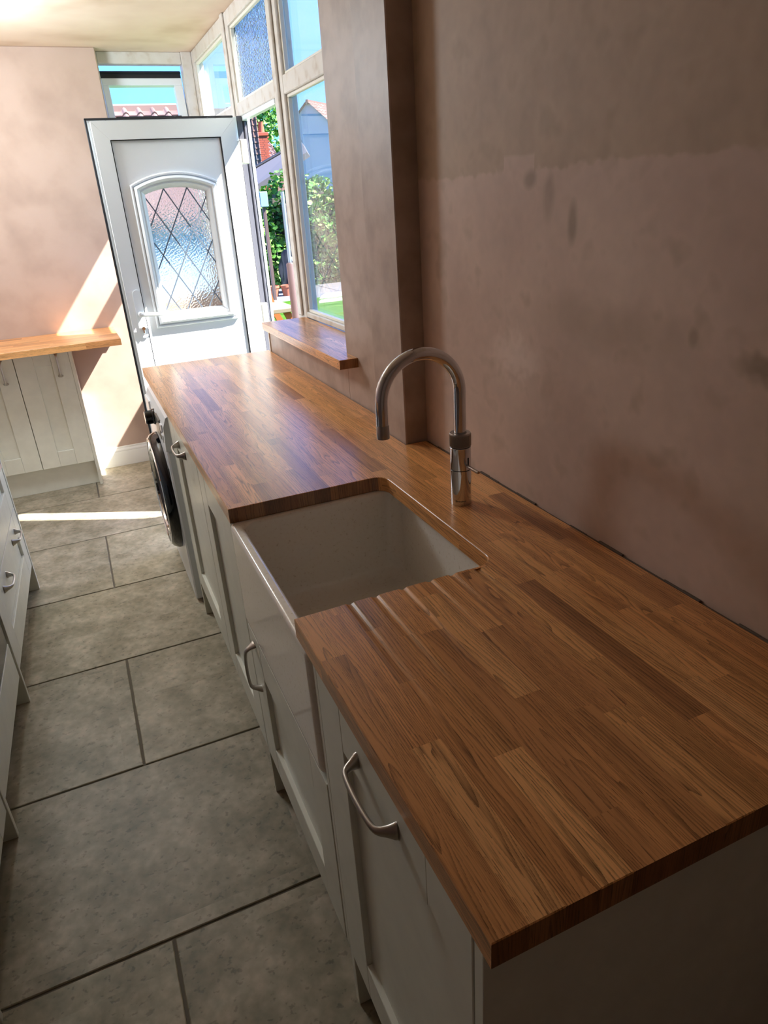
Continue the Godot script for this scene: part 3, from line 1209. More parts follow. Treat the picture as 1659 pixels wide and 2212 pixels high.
	b.prism(hp, O, Vector3.RIGHT, Vector3.UP, Vector3.BACK, zf, zf + 0.009, true)
	var pl := part("handle_plate", b, U, d)
	b = MB.new()
	b.lathe([Vector2(0.0, 0.0), Vector2(0.013, 0.0), Vector2(0.013, 0.03), Vector2(0.011, 0.036), Vector2(0.0, 0.037)], V(0.0785, 1.088, zf + 0.009), Vector3.BACK, 20)
	b.tube([V(0.0785, 1.088, zf + 0.04), V(0.1, 1.087, zf + 0.046), V(0.14, 1.084, zf + 0.046), V(0.185, 1.080, zf + 0.044), V(0.192, 1.079, zf + 0.04)], [Vector2(0.008, 0.0105), Vector2(0.007, 0.0105), Vector2(0.006, 0.0095), Vector2(0.006, 0.0085), Vector2(0.003, 0.004)], 14)
	part("lever", b, U, pl)
	b = MB.new()
	b.lathe([Vector2(0.0, 0.016), Vector2(0.0085, 0.016), Vector2(0.0085, 0.0)], V(0.0785, 1.018, zf + 0.009), Vector3.BACK, 18)
	b.box(V(0.0735, 0.992, zf + 0.009), V(0.0835, 1.012, zf + 0.024), 0.003)
	part("lock_cylinder", b, M["chrome"], pl)
	# hinges on the far jamb
	for y in [1.80, 1.015, 0.25]:
		b = MB.new()
		b.box(V(0.706, y - 0.055, zf - 0.03), V(0.742, y + 0.055, zf - 0.012), 0.003)
		b.lathe([Vector2(0.0, -0.05), Vector2(0.009, -0.05), Vector2(0.009, 0.05), Vector2(0.0, 0.05)], V(0.714, y, zf - 0.008), Vector3.UP, 14)
		b.box(V(0.6905, y - 0.05, zf - 0.03), V(0.709, y + 0.05, zf - 0.004), 0.003)
		part("hinge", b, M["bead_paint"], d)

# ---------------------------------------------------------------- right hand run
func build_right_run() -> void:
	var dep := 0.56
	# near unit with its end panel
	var t := unit("cream shaker unit under the near end of the worktop with a pewter pull", V(0.004, 0, -0.2915), -90.0, 0.497, dep)
	var d := shaker("door", t, -0.2475, 0.2485, 0.16, 0.866)
	handle(d, V(-0.006, 0.818, 0), false)
	side_panel(t, 0.2605, dep + 0.04)
	part("plinth_leg", bx(V(-0.2475, 0.0, -dep), V(-0.2295, 0.158, -0.0005), 0.001), M["cream_paint"], t, true)
	# sink unit
	t = unit("cream shaker sink unit with a low door beneath the white apron", V(0.004, 0, -0.8645), -90.0, 0.603, dep, 0.16, 0.585)
	d = shaker("door", t, -0.2995, 0.3015, 0.16, 0.587, 0.107, 0.107, 0.092)
	handle(d, V(-0.2475, 0.484, 0), true)
	part("side_panel", bx(V(-0.3105, 0.0, -dep), V(-0.302, 0.868, -0.0005), 0.001), M["cream_paint"], t, true)
	part("side_panel", bx(V(0.303, 0.16, -dep), V(0.3185, 0.868, -0.0015), 0.001), M["cream_paint"], t, true)
	# unit beyond the sink
	t = unit("cream shaker unit between the sink and the far narrow handled unit", V(0.004, 0, -1.4065), -90.0, 0.455, dep)
	shaker("door", t, -0.2285, 0.2285, 0.16, 0.866)
	# unit beside the washing machine
	t = unit("cream shaker unit with a short pull standing beside the washing machine", V(0.004, 0, -1.9385), -90.0, 0.601, dep)
	d = shaker("door", t, -0.2885, 0.2985, 0.16, 0.866)
	handle(d, V(-0.012, 0.818, 0), false)
	part("side_panel", bx(V(-0.3195, 0.0, -dep), V(-0.3015, 0.868, -0.0005), 0.001), M["cream_paint"], t, true)
	# worktop
	var w := thing("worktop", "long oiled oak stave worktop with a cut out for the sink and drainer grooves", "worktop", V(0.3, 0.8735, -1.5))
	var rc := 0.034
	var o := PackedVector2Array([Vector2(0, 0), Vector2(0, -0.6258)])
	o.append_array(arc2(Vector2(0.3985 - rc, -0.6258 - rc), rc, PI / 2, 0.0, 6))
	o.append_array(arc2(Vector2(0.3985 - rc, -1.1498 + rc), rc, 0.0, -PI / 2, 6))
	o.append_array([Vector2(0, -1.1498), Vector2(0, -2.979), Vector2(0.598, -2.979), Vector2(0.598, -1.544), Vector2(0.549, -1.544), Vector2(0.549, -1.332), Vector2(0.6135, -1.332), Vector2(0.6135, 0)])
	var fixed := [[9, -0.535, -0.14, 6, 0.85], [0, -0.49, 0.0, 5, 0.85], [1, -0.26, 0.0, 4, 0.95], [2, -0.6258, -0.385, 3, 0.9], [8, -0.62, -0.30, 2, 0.98], [7, -0.62, -0.2, 3, 0.95], [5, -0.58, -0.28, 4, 0.95], [10, -0.7, -0.2, 2, 0.95], [3, -0.6258, -0.2, 1, 0.95], [13, -0.9, -0.35, 6, 0.95], [12, -0.6, -0.05, 0, 0.95]]
	make_staves(w, o, 0.0, 0.6135, -2.979, 0.0, 0.8735, 0.91, 4, true, fixed)

func rrect(cx: float, cz: float, hx: float, hz: float, r: float, y: float, k := 6) -> Array:
	var o := []
	for q in [[1, 1, 0.0], [-1, 1, PI / 2], [-1, -1, PI], [1, -1, PI * 1.5]]:
		for i in k + 1:
			var a: float = q[2] + PI / 2 * i / k
			o.append(V(cx + q[0] * (hx - r) + cos(a) * r, y, cz + q[1] * (hz - r) + sin(a) * r))
	return o

func build_sink() -> void:
	var s := thing("butler_sink", "white glazed butler sink with a deep apron set under the oak cut out", "sink", V(0.225, 0.6, -0.8645))
	var cx := 0.225
	var cz := -0.8645
	var hx := 0.226
	var hz := 0.2985
	var yt := 0.8725
	var b := MB.new()
	var rows := []
	rows.append(rrect(cx, cz, hx - 0.012, hz - 0.012, 0.012, 0.6))
	rows.append(rrect(cx, cz, hx - 0.004, hz - 0.004, 0.016, 0.603))
	rows.append(rrect(cx, cz, hx, hz, 0.02, 0.612))
	rows.append(rrect(cx, cz, hx, hz, 0.02, 0.62))
	rows.append(rrect(cx, cz, hx, hz, 0.02, yt - 0.02))
	for i in 5:
		var a := PI / 2 * i / 4.0
		var f := 0.009 * (1.0 - cos(a))
		rows.append(rrect(cx, cz, hx - f, hz - f, 0.02, yt - 0.009 + 0.009 * sin(a)))
	for i in 5:
		var a := PI / 2 * i / 4.0
		var f := 0.018 + 0.008 * sin(a)
		rows.append(rrect(cx, cz, hx - f, hz - f, 0.03, yt - 0.008 + 0.008 * cos(a)))
	rows.append(rrect(cx, cz, hx - 0.027, hz - 0.027, 0.03, yt - 0.03))
	rows.append(rrect(cx, cz, hx - 0.03, hz - 0.03, 0.035, 0.70))
	for i in 5:
		var a := PI / 2 * i / 4.0
		var f := 0.031 + 0.035 * (1.0 - cos(a))
		rows.append(rrect(cx, cz, hx - f, hz - f, 0.04, 0.665 - 0.03 * sin(a)))
	rows.append(rrect(cx, cz, 0.06, 0.08, 0.03, 0.632))
	var R := rows.size()
	b.grid(rows, true, Vector3.ZERO, V(cx, 0.60, cz))
	part("basin", b, M["sink_glaze"], s)
	var lo: Array = rows[0]
	b = MB.new()
	for i in lo.size():
		b.tri(V(cx, 0.6, cz), lo[i], lo[(i + 1) % lo.size()], Vector3.DOWN)
	var up: Array = rows[R - 1]
	for i in up.size():
		b.tri(V(cx, 0.63, cz), up[i], up[(i + 1) % up.size()], Vector3.UP)
	part("basin_floor", b, M["sink_glaze"], s)
	b = MB.new()
	b.lathe([Vector2(0.0, 0.001), Vector2(0.02, 0.001), Vector2(0.026, 0.003), Vector2(0.042, 0.003), Vector2(0.044, 0.0)], V(cx, 0.631, cz), Vector3.UP, 28)
	part("waste", b, M["chrome"], s)

func build_tap() -> void:
	var o := V(0.482, 0.9102, -0.9)
	var t := thing("kitchen_tap", "tall chrome swan neck tap with a knurled ring behind the sink", "tap", o)
	var C: Material = M["chrome"]
	var b := MB.new()
	var rb := 0.0232
	b.lathe([Vector2(0.0, 0.0), Vector2(rb, 0.0), Vector2(rb, 0.0), Vector2(rb, 0.0825), Vector2(rb, 0.0825), Vector2(0.0, 0.0825)], o, Vector3.UP, 48)
	part("lower_body", b, C, t)
	b = MB.new()
	b.lathe([Vector2(0.0225, 0.0825), Vector2(0.0225, 0.084)], o, Vector3.UP, 40)
	part("seam", b, M["black"], t)
	b = MB.new()
	b.lathe([Vector2(0.0224, 0.1345), Vector2(0.0224, 0.137)], o, Vector3.UP, 40)
	part("seam", b, M["black"], t)
	b = MB.new()
	b.lathe([Vector2(rb - 0.0004, 0.084), Vector2(rb, 0.0845), Vector2(rb, 0.0845), Vector2(rb, 0.134), Vector2(rb - 0.0005, 0.1345), Vector2(0.0, 0.1345)], o, Vector3.UP, 48)
	var ub := part("upper_body", b, C, t)
	# knurled collar: raised diamonds
	b = MB.new()
	b.lathe([Vector2(0.0, 0.137), Vector2(0.0229, 0.137), Vector2(0.0229, 0.137), Vector2(0.0230, 0.1655), Vector2(0.0222, 0.1668), Vector2(0.014, 0.1668)], o, Vector3.UP, 48)
	var co := part("knurled_collar", b, M["chrome_knurl"], t)
	b = MB.new()
	var nk := 60
	var nr := 10
	for i in nk:
		for j in nr:
			for h in 2:
				var a := TAU * (i + 0.5 * h) / nk
				var y := 0.1385 + (j + 0.5 * h) * 0.0026
				if y > 0.1645:
					continue
				var da := TAU / nk * 0.5
				var ctr := o + V(cos(a) * 0.0241, y, sin(a) * 0.0241)
				var q := []
				for e in [[-da, 0.0], [0.0, 0.0013], [da, 0.0], [0.0, -0.0013]]:
					q.append(o + V(cos(a + e[0]) * 0.0229, y + e[1], sin(a + e[0]) * 0.0229))
				for k in 4:
					b.tri(ctr, q[k], q[(k + 1) % 4], V(cos(a), 0, sin(a)))
	var kn := part("knurling", b, M["chrome_knurl"], co)
	kn.set_meta("kind", "stuff")
	# swan neck
	b = MB.new()
	var pts := []
	var rn := 0.0132
	for y in [0.160, 0.19, 0.22, 0.245]:
		pts.append(o + V(0, y, 0))
	var R := 0.0905
	var cy := 0.259
	for i in 29:
		var a := PI * i / 28.0
		pts.append(o + V(-R + R * cos(a), cy + R * sin(a), 0))
	pts.append(o + V(-2 * R - 0.0003, 0.24, 0))
	pts.append(o + V(-2 * R - 0.0006, 0.216, 0))
	var rows := []
	for i in pts.size():
		var tg: Vector3 = ((pts[mini(i + 1, pts.size() - 1)] as Vector3) - pts[maxi(i - 1, 0)]).normalized()
		var side := Vector3.BACK
		var up := tg.cross(side).normalized()
		var row := []
		for j in 24:
			var an := TAU * j / 24.0
			row.append((pts[i] as Vector3) + (side * cos(an) + up * sin(an)) * rn)
		rows.append(row)
	b.grid(rows, true, Vector3.ZERO, o + V(-R, 0.2, 0))
	# the sum of outward normals is ambiguous on a bend: check one
	part("swan_neck", b, C, t)
	b = MB.new()
	var sp := o + V(-2 * R - 0.0006, 0.0, 0)
	b.lathe([Vector2(0.0, 0.187), Vector2(0.0105, 0.187), Vector2(0.0105, 0.188), Vector2(0.0134, 0.1875), Vector2(0.0136, 0.189), Vector2(0.0136, 0.2155), Vector2(0.0128, 0.2165)], sp, Vector3.UP, 28)
	part("aerator", b, M["chrome_knurl"], t)
	b = MB.new()
	b.lathe([Vector2(0.0, 0.0), Vector2(0.0048, 0.0), Vector2(0.0048, 0.0), Vector2(0.0048, 0.0005)], o + V(0.003, 0.096, rb - 0.003), Vector3.BACK, 14)
	b.box(o + V(0.0045, 0.097, rb - 0.004), o + V(0.008, 0.113, rb - 0.0004), 0.0)
	part("lever_slot", b, M["black"], ub)
	b = MB.new()
	b.lathe([Vector2(0.0, 0.0), Vector2(0.0036, 0.0), Vector2(0.0036, 0.0), Vector2(0.0036, 0.051), Vector2(0.0032, 0.052), Vector2(0.0, 0.052)], o + V(0.003, 0.096, 0.018), V(0.02, -0.03, 1).normalized(), 16)
	part("lever", b, C, t)
	# maker's lettering round the foot
	var font := SystemFont.new()
	font.font_names = PackedStringArray(["Droid Sans"])
	font.font_weight = 700
	var st := SurfaceTool.new()
	var word := "Quooker"
	var an0 := deg_to_rad(-57.0)
	for i in word.length():
		var tm := TextMesh.new()
		tm.text = word[i]
		tm.font = font
		tm.font_size = 24
		tm.pixel_size = 0.0052 / 24.0
		tm.depth = 0.0004
		var an := an0 + i * 0.15
		# angle measured from +z towards +x
		var dirv := V(sin(an), 0, cos(an))
		var bs := Basis(dirv.cross(Vector3.UP) * -1.0, Vector3.UP, dirv)
		st.append_from(tm, 0, Transform3D(bs, dirv * (rb + 0.0001) + V(0, 0.012, 0)))
	var mi := MeshInstance3D.new()
	mi.name = "lettering"
	mi.mesh = st.commit()
	mi.material_override = M["black"]
	t.add_child(mi, true)

func build_washing_machine() -> void:
	var w := thing("washing_machine", "white washing machine with a big black ringed door under the worktop end", "washing machine", V(0.28, 0, -2.66))
	var E: Material = M["white_enamel"]
	var z0 := -2.958
	var z1 := -2.36
	var xf := -0.014
	var b := bx(V(xf, 0.012, z0), V(0.55, 0.688, z1), 0.006)
	part("body", b, E, w)
	b = MB.new()
	b.prism(PackedVector2Array([Vector2(xf - 0.002, 0.6905), Vector2(0.55, 0.6905), Vector2(0.55, 0.835), Vector2(0.022, 0.835), Vector2(0.004, 0.825), Vector2(-0.010, 0.79)]), V(0, 0, 0), Vector3.RIGHT, Vector3.UP, Vector3.BACK, z0, z1)
	var cp := part("control_panel", b, E, w)
	for p in [[z0 + 0.03, z0 + 0.05], [z1 - 0.05, z1 - 0.03]]:
		b = MB.new()
		b.lathe([Vector2(0.02, 0.0), Vector2(0.02, 0.012)], V(0.02, 0.0, (p[0] + p[1]) / 2), Vector3.UP, 14)
		part("foot", b, M["black"], w)
	# detergent drawer outline, display, buttons, dial
	b = MB.new()
	b.box(V(-0.0165, 0.71, z0 + 0.02), V(-0.006, 0.80, z0 + 0.17), 0.004)
	part("drawer_front", b, E, cp)
	b = MB.new()
	b.box(V(-0.0162, 0.714, -2.588), V(-0.004, 0.796, -2.455), 0.002)
	part("display", b, M["grey_display"], cp)
	for k in 2:
		b = MB.new()
		b.box(V(-0.0165, 0.718 + 0.042 * k, -2.432), V(-0.004, 0.75 + 0.042 * k, -2.398), 0.002)
		part("button", b, E, cp)
	b = MB.new()
	b.lathe([Vector2(0.034, 0.0), Vector2(0.034, 0.008), Vector2(0.031, 0.012), Vector2(0.029, 0.014), Vector2(0.029, 0.038), Vector2(0.026, 0.041), Vector2(0.0, 0.041)], V(-0.008, 0.762, -2.66), Vector3.LEFT, 32)
	var dl := part("dial", b, M["black_gloss"], w)
	b = MB.new()
	b.lathe([Vector2(0.0265, 0.0), Vector2(0.0265, 0.0022), Vector2(0.0, 0.0022)], V(-0.0492, 0.762, -2.66), Vector3.LEFT, 28)
	part("dial_cap", b, M["chrome"], dl)
	# door
	var c := V(xf, 0.425, -2.66)
	b = MB.new()
	b.lathe([Vector2(0.262, 0.0), Vector2(0.262, 0.012), Vector2(0.25, 0.034), Vector2(0.238, 0.04), Vector2(0.19, 0.04), Vector2(0.182, 0.034)], c, Vector3.LEFT, 64)
	var ring := part("door", b, M["black_gloss"], w)
	b = MB.new()
	b.lathe([Vector2(0.241, 0.0395), Vector2(0.239, 0.043), Vector2(0.234, 0.0432), Vector2(0.232, 0.04)], c, Vector3.LEFT, 64)
	part("door_trim", b, M["chrome"], ring)
	b = MB.new()
	b.lathe([Vector2(0.184, 0.034), Vector2(0.182, 0.040), Vector2(0.176, 0.040), Vector2(0.173, 0.03)], c, Vector3.LEFT, 64)
	part("door_trim", b, M["chrome"], ring)
	b = MB.new()
	b.lathe([Vector2(0.174, 0.032), Vector2(0.15, 0.018), Vector2(0.1, -0.004), Vector2(0.04, -0.01), Vector2(0.0, -0.01)], c, Vector3.LEFT, 48)
	part("door_glass", b, M["black_gloss"], ring)
	b = MB.new()
	b.box(V(xf - 0.004, 0.558, -2.445), V(xf + 0.002, 0.6, -2.425), 0.001)
	part("hinge", b, M["black"], w)

# ---------------------------------------------------------------- left hand run
func build_left_run() -> void:
	# the run stands slightly askew: its front follows x = -0.655 - 0.0224 (z + 2.866)
	var turn := 90.0 - rad_to_deg(atan(0.0224))
	var fx := func(z: float) -> float: return -0.655 - 0.0224 * (z + 2.866)
	var dep := 0.58
	# wide drawer unit
	var z := -2.424
	var t := unit("cream shaker unit of wide drawers with twin handles, far end of the left row", V(fx.call(z), 0, z), turn, 0.852, dep, 0.125, 0.868, "drawer_unit")
	var ys := [[0.125, 0.4185], [0.4225, 0.716], [0.72, 0.866]]
	for i in 3:
		var d := shaker("drawer_front", t, -0.424, 0.424, ys[i][0], ys[i][1], 0.105, 0.1 if i < 2 else 0.04, 0.105 if i < 2 else 0.04)
		for s in [-1.0, 1.0]:
			handle(d, V(0.208 * s, ys[i][1] - 0.052 if i < 2 else 0.793, 0), false, 0.112)
	side_panel(t, 0.4355, dep, 0.868, 0.003)
	side_panel(t, -0.4415, dep, 0.868, 0.003)
	# oven
	z = -1.665
	t = thing("built_in_oven", "black glass fronted oven built in between cream units on the left", "oven", V(fx.call(z), 0, z), turn)
	part("body", bx(V(-0.296, 0.262, -0.55), V(0.296, 0.862, -0.022), 0.002), M["black"], t, true)
	part("door", bx(V(-0.297, 0.262, -0.0215), V(0.297, 0.745, -0.002), 0.003), M["oven_glass"], t, true)
	part("control_panel", bx(V(-0.297, 0.749, -0.0215), V(0.297, 0.862, -0.002), 0.003), M["black_gloss"], t, true)
	var b := MB.new()
	b.tube([V(-0.24, 0.705, 0.035), V(0.24, 0.705, 0.035)], [Vector2(0.009, 0.009)], 14)
	b.box(V(-0.215, 0.7, -0.002), V(-0.205, 0.71, 0.03), 0.001)
	b.box(V(0.205, 0.7, -0.002), V(0.215, 0.71, 0.03), 0.001)
	part("handle", b, M["pewter"], t, true)
	for k in 3:
		b = MB.new()
		b.lathe([Vector2(0.02, 0.0), Vector2(0.018, 0.02), Vector2(0.0, 0.02)], V(-0.15 + 0.15 * k, 0.805, -0.002), Vector3.BACK, 20)
		part("knob", b, M["pewter"], t, true)
	# filler panel below the oven
	t = thing("filler_panel", "plain cream panel below the oven on the left", "cabinet panel", V(fx.call(z), 0.118, z), turn)
	part("panel", bx(V(-0.297, 0.0, -0.02), V(0.297, 0.14, -0.001), 0.0012), M["cream_paint"], t, true)
	part("housing_floor", bx(V(-0.296, 0.0, -0.56), V(0.296, 0.018, -0.0205), 0.001), M["cream_side"], t, true)
	# near unit
	z = -1.09
	t = unit("cream shaker unit nearest the camera at the left edge of the picture", V(fx.call(z), 0, z), turn, 0.5, dep, 0.105, 0.868)
	shaker("door", t, -0.2475, 0.2475, 0.105, 0.866)
	side_panel(t, 0.2605, dep, 0.868, 0.003)
	side_panel(t, -0.2605, dep, 0.868, 0.003)
	# its worktop
	var w := thing("worktop", "short oak stave worktop on top of the left hand row of units", "worktop", V(-1.0, 0.8735, -1.85))
	var o := PackedVector2Array([Vector2(-1.3195, -2.875), Vector2(-0.645, -2.875), Vector2(-0.69, -0.81), Vector2(-1.3195, -0.81)])
	make_staves(w, o, -1.3195, -0.64, -2.875, -0.81, 0.8735, 0.91, 91, false, [], false, 0.085)

# ---------------------------------------------------------------- cabinet on the back wall
func build_back_cabinet() -> void:
	var t := unit("cream two door shaker unit against the sunlit back wall", V(-0.61, 0, -4.14), 0.0, 0.592, 0.305, 0.16, 0.868)
	var d := shaker("door", t, 0.002, 0.296, 0.16, 0.866, 0.1)
	handle(d, V(0.229, 0.775, 0), true)
	d = shaker("door", t, -0.296, -0.002, 0.16, 0.866, 0.1)
	handle(d, V(-0.066, 0.77, 0), true)
	side_panel(t, 0.3055, 0.305, 0.868, 0.002)
	part("plinth", bx(V(-0.296, 0.0, -0.063), V(0.296, 0.156, -0.045), 0.001), M["cream_paint"], t, true)
	# a plain unit further left, out of the light
	t = unit("cream single door unit further left on the back wall", V(-1.11, 0, -4.14), 0.0, 0.39, 0.305, 0.16, 0.868)
	shaker("door", t, -0.19, 0.19, 0.16, 0.866, 0.1)
	part("plinth", bx(V(-0.195, 0.0, -0.063), V(0.195, 0.156, -0.045), 0.001), M["cream_paint"], t, true)
	var w := thing("worktop", "sunlit honey oak shelf top on the cabinet against the back wall", "worktop", V(-0.65, 0.8735, -4.18))
	var o := PackedVector2Array([Vector2(-1.319, -4.4465), Vector2(-0.022, -4.4465), Vector2(-0.018, -3.925), Vector2(-1.319, -3.925)])
	make_staves(w, o, -4.4465, -3.925, -1.319, -0.018, 0.8735, 0.91, 17, false, [], true, 0.0425, 1.1)
	solo("wall_batten", bx(V(-0.12, 0.836, -4.447), V(-0.03, 0.8733, -4.41), 0.001), M["skirting_paint"], "small white batten under the free end of the back worktop", "batten")

# ---------------------------------------------------------------- garden
func leaf_mesh(s: float) -> ArrayMesh:
	var b := MB.new()
	var p := [V(0, 0, 0), V(0.45, 0.12, 0.35), V(0.5, -0.02, 0.75), V(0, -0.1, 1.1), V(-0.5, -0.02, 0.75), V(-0.45, 0.12, 0.35)]
	var m := V(0, 0.02, 0.5)
	for i in 6:
		b.tri(m * s, (p[i] as Vector3) * s, (p[(i + 1) % 6] as Vector3) * s, Vector3.UP)
	return b.mesh()

func foliage(parent: Node3D, at: Array, size: float, cols: Array, sd: int) -> void:
	var r := RandomNumberGenerator.new()
	r.seed = sd
	var mm := MultiMesh.new()
	mm.transform_format = MultiMesh.TRANSFORM_3D
	mm.use_colors = true
	mm.mesh = leaf_mesh(size)
	mm.instance_count = at.size()
	for i in at.size():
		var bs := Basis.from_euler(V(r.randf_range(-0.6, 1.3), r.randf_range(0, TAU), r.randf_range(-0.5, 0.5))).scaled(Vector3.ONE * r.randf_range(0.6, 1.25))
		mm.set_instance_transform(i, Transform3D(bs, at[i]))
		var c: Color = cols[r.randi() % cols.size()]
		var k := r.randf_range(0.75, 1.2)
		mm.set_instance_color(i, Color(c.r * k, c.g * k, c.b * k))
	var o := MultiMeshInstance3D.new()
	o.name = "foliage"
	o.multimesh = mm
	o.material_override = M["leaf"]
	o.set_meta("kind", "stuff")
	parent.add_child(o, true)

func tree(label: String, at: Vector3, h: float, r: float, n: int, leaf: float, cols: Array, sd: int, called := "tree") -> void:
	var t := thing(called, label, "tree", at)
	var b := MB.new()
	b.tube([V(0, 0, 0), V(0.1, h * 0.3, 0.05), V(0.0, h * 0.6, 0.1), V(0.15, h * 0.85, 0)], [Vector2(0.22, 0.22), Vector2(0.17, 0.17), Vector2(0.1, 0.1), Vector2(0.03, 0.03)], 10, Vector3.RIGHT)
	part("trunk", b, M["bark"], t, true)
	var g := RandomNumberGenerator.new()
	g.seed = sd
	var cl := []
	for i in 22:
		cl.append([V(g.randf_range(-1, 1) * r * 0.7, h * 0.62 + g.randf_range(-1, 1) * h * 0.3, g.randf_range(-1, 1) * r * 0.7), r * g.randf_range(0.3, 0.5)])
	var pts := []
	for i in n:
		var q = cl[g.randi() % cl.size()]
		var dv := V(g.randfn(), g.randfn(), g.randfn()).normalized()
		pts.append(q[0] + dv * q[1] * g.randf_range(0.7, 1.05))
	foliage(t, pts, leaf, cols, sd + 1)

# rows of roof tiles on the slope from the eave point e, ridge direction along, slope vector up
func roof_tiles(root: Node3D, e: Vector3, along: Vector3, up: Vector3, nx: int, ny: int, m: Array) -> void:
	var ln := along.length() / nx
	var du := up / ny
	var nrm := along.cross(up).normalized()
	if nrm.y < 0:
		nrm = -nrm
	var r := RandomNumberGenerator.new()
	r.seed = 3
	var mesh_of := []
	var ad := along.normalized()
	for k in 2:
		var b := MB.new()
		var p0 := Vector3.ZERO
		# one pantile: a slab with a rolled edge, lying on the one below
		var rows := []
		for j in 2:
			var row := []
			for s in [[0.0, 0.0], [0.5, 0.0], [0.62, 0.045], [0.78, 0.07], [0.92, 0.045], [1.0, 0.0]]:
				row.append(p0 + ad * ln * s[0] + du * 1.15 * j + nrm * (s[1] * 0.9 + (0.035 if j == 0 else 0.0)))
			rows.append(row)
		b.grid(rows, false, nrm)
		for i in 5:
			b.quad(rows[0][i], rows[0][i + 1], (rows[0][i + 1] as Vector3) - nrm * 0.05, (rows[0][i] as Vector3) - nrm * 0.05, -up)
		mesh_of.append(b.mesh())
	for j in ny:
		for i in nx:
			var o := MeshInstance3D.new()
			o.name = "roof_tile"
			o.mesh = mesh_of[0]
			o.material_override = m[r.randi() % m.size()]
			root.add_child(o, true)
			o.position = e - root.position + ad * ln * i + du * j

func build_garden() -> void:
	var gy := -0.1
	solo("ground", bx(V(-40, gy - 0.3, -90), V(60, gy - 0.06, 40)), M["lawn"], "distant green ground around the neighbouring houses", "ground", "", "structure")
	solo("lawn", bx(V(0.9, gy - 0.06, -12.6), V(14, gy, 8)), M["lawn"], "small sunny lawn outside the open door", "lawn", "", "structure")
	var p := thing("patio", "pale paving slabs at the end of the lawn", "paving", V(4, gy - 0.06, -13.5), 0.0, "", "structure")
	for i in 8:
		for j in 3:
			part("slab", bx(V(1.2 + i * 0.7, gy - 0.06, -14.7 + j * 0.7), V(1.2 + i * 0.7 + 0.685, gy + 0.005, -14.7 + j * 0.7 + 0.685), 0.008), M["slab"], p)
	# boards of the fence carrying the ivy
	var f := thing("garden_fence", "weathered board fence behind the ivy at the end of the garden", "fence", V(4, gy, -15.2))
	for i in 20:
		part("board", bx(V(2.9 + i * 0.3, gy, -15.25), V(2.9 + i * 0.3 + 0.285, 1.65 + 0.02 * (i % 3), -15.22), 0.004), M["fence_wood"], f)
	solo("fence_post", bx(V(4.14, gy, -14.72), V(4.27, 1.56, -14.6), 0.02), M["fence_wood"], "grey weathered fence post standing against the ivy", "post")
	var iv := thing("ivy_hedge", "thick sunlit green ivy growing over the garden fence", "ivy", V(4, gy, -15.0))
	var b := MB.new()
	for i in 7:
		b.tube([V(-0.8 + i * 0.5, 0, -0.18), V(-0.7 + i * 0.5, 0.9, -0.16), V(-0.85 + i * 0.5, 1.7, -0.17)], [Vector2(0.03, 0.03), Vector2(0.022, 0.022), Vector2(0.01, 0.01)], 7, Vector3.RIGHT)
	part("stem", b, M["bark"], iv, true)
	var r := RandomNumberGenerator.new()
	r.seed = 11
	var pts := []
	for i in 8500:
		var x := r.randf_range(-1.05, 4.6)
		var y := r.randf_range(0.0, 2.12 + 0.12 * sin(x * 3.0) + 0.1 * sin(x * 7.0))
		pts.append(V(x, y, r.randf_range(-0.15, 0.32) + 0.12 * sin(x * 4.0 + y * 3.0)))
	foliage(iv, pts, 0.1, [Color(0.07, 0.2, 0.03), Color(0.12, 0.3, 0.05), Color(0.2, 0.4, 0.08), Color(0.05, 0.14, 0.03), Color(0.3, 0.42, 0.1)], 12)
	# dark sacks and pots below the ivy
	b = MB.new()
	var rows := []
	for i in 13:
		var y := 0.82 * i / 12.0
		var row := []
		for j in 18:
			var a := TAU * j / 18.0
			var rad := (0.19 + 0.035 * sin(a * 3.0 + y * 5.0) + 0.03 * sin(a * 5.0 - y * 9.0)) * (1.0 - 0.45 * smoothstep(0.35, 0.82, y)) * (0.85 if i == 0 else 1.0)
			if i == 12:
				rad = 0.05
			row.append(V(cos(a) * rad, y, sin(a) * rad))
		rows.append(row)
	b.grid(rows, true, Vector3.ZERO, V(0, 0.4, 0))
	var bag := thing("refuse_sack", "black refuse sack with white labels leaning on the ivy", "sack", V(3.93, gy, -13.95))
	part("sack", b, M["bag"], bag, true)
	part("label", bx(V(-0.05, 0.1, 0.2), V(0.06, 0.24, 0.222), 0.004), M["paper"], bag, true)
	part("label", bx(V(-0.02, 0.55, 0.14), V(0.08, 0.68, 0.155), 0.004), M["paper"], bag, true)
	for i in 2:
		b = MB.new()
		b.lathe([Vector2(0.0, 0.0), Vector2(0.075, 0.0), Vector2(0.1, 0.16), Vector2(0.112, 0.16), Vector2(0.112, 0.2), Vector2(0.098, 0.2), Vector2(0.085, 0.15), Vector2(0.0, 0.15)], V(0, 0, 0), Vector3.UP, 22)
		var o := solo("plant_pot", b, M["terracotta"], "terracotta plant pot on the paving left of the black sack" if i == 0 else "terracotta plant pot tucked close against the black sack", "plant pot")
		o.position = V(3.44 + i * 0.24, gy + 0.005, -13.45 + i * 0.05)
	# pale blue box on a thin pole
	var bb := thing("bird_box", "pale blue box on a thin post in front of the ivy", "bird box", V(3.06, gy, -12.2))
	part("post", bx(V(0.02, 0.0, -0.03), V(0.075, 1.62, 0.03), 0.006), M["pole_brown"], bb, true)
	part("box", bx(V(-0.03, 1.62, -0.1), V(0.11, 1.86, 0.1), 0.01), M["box_blue"], bb, true)
	# wooden bench outside the door
	var be := thing("garden_table", "orange wooden garden table with a pale plank top by the doorway", "table", V(1.32, gy, -5.75))
	part("plank", bx(V(-0.35, 0.82, -0.32), V(0.175, 0.855, -0.02), 0.004), M["bench_pale"], be, true)
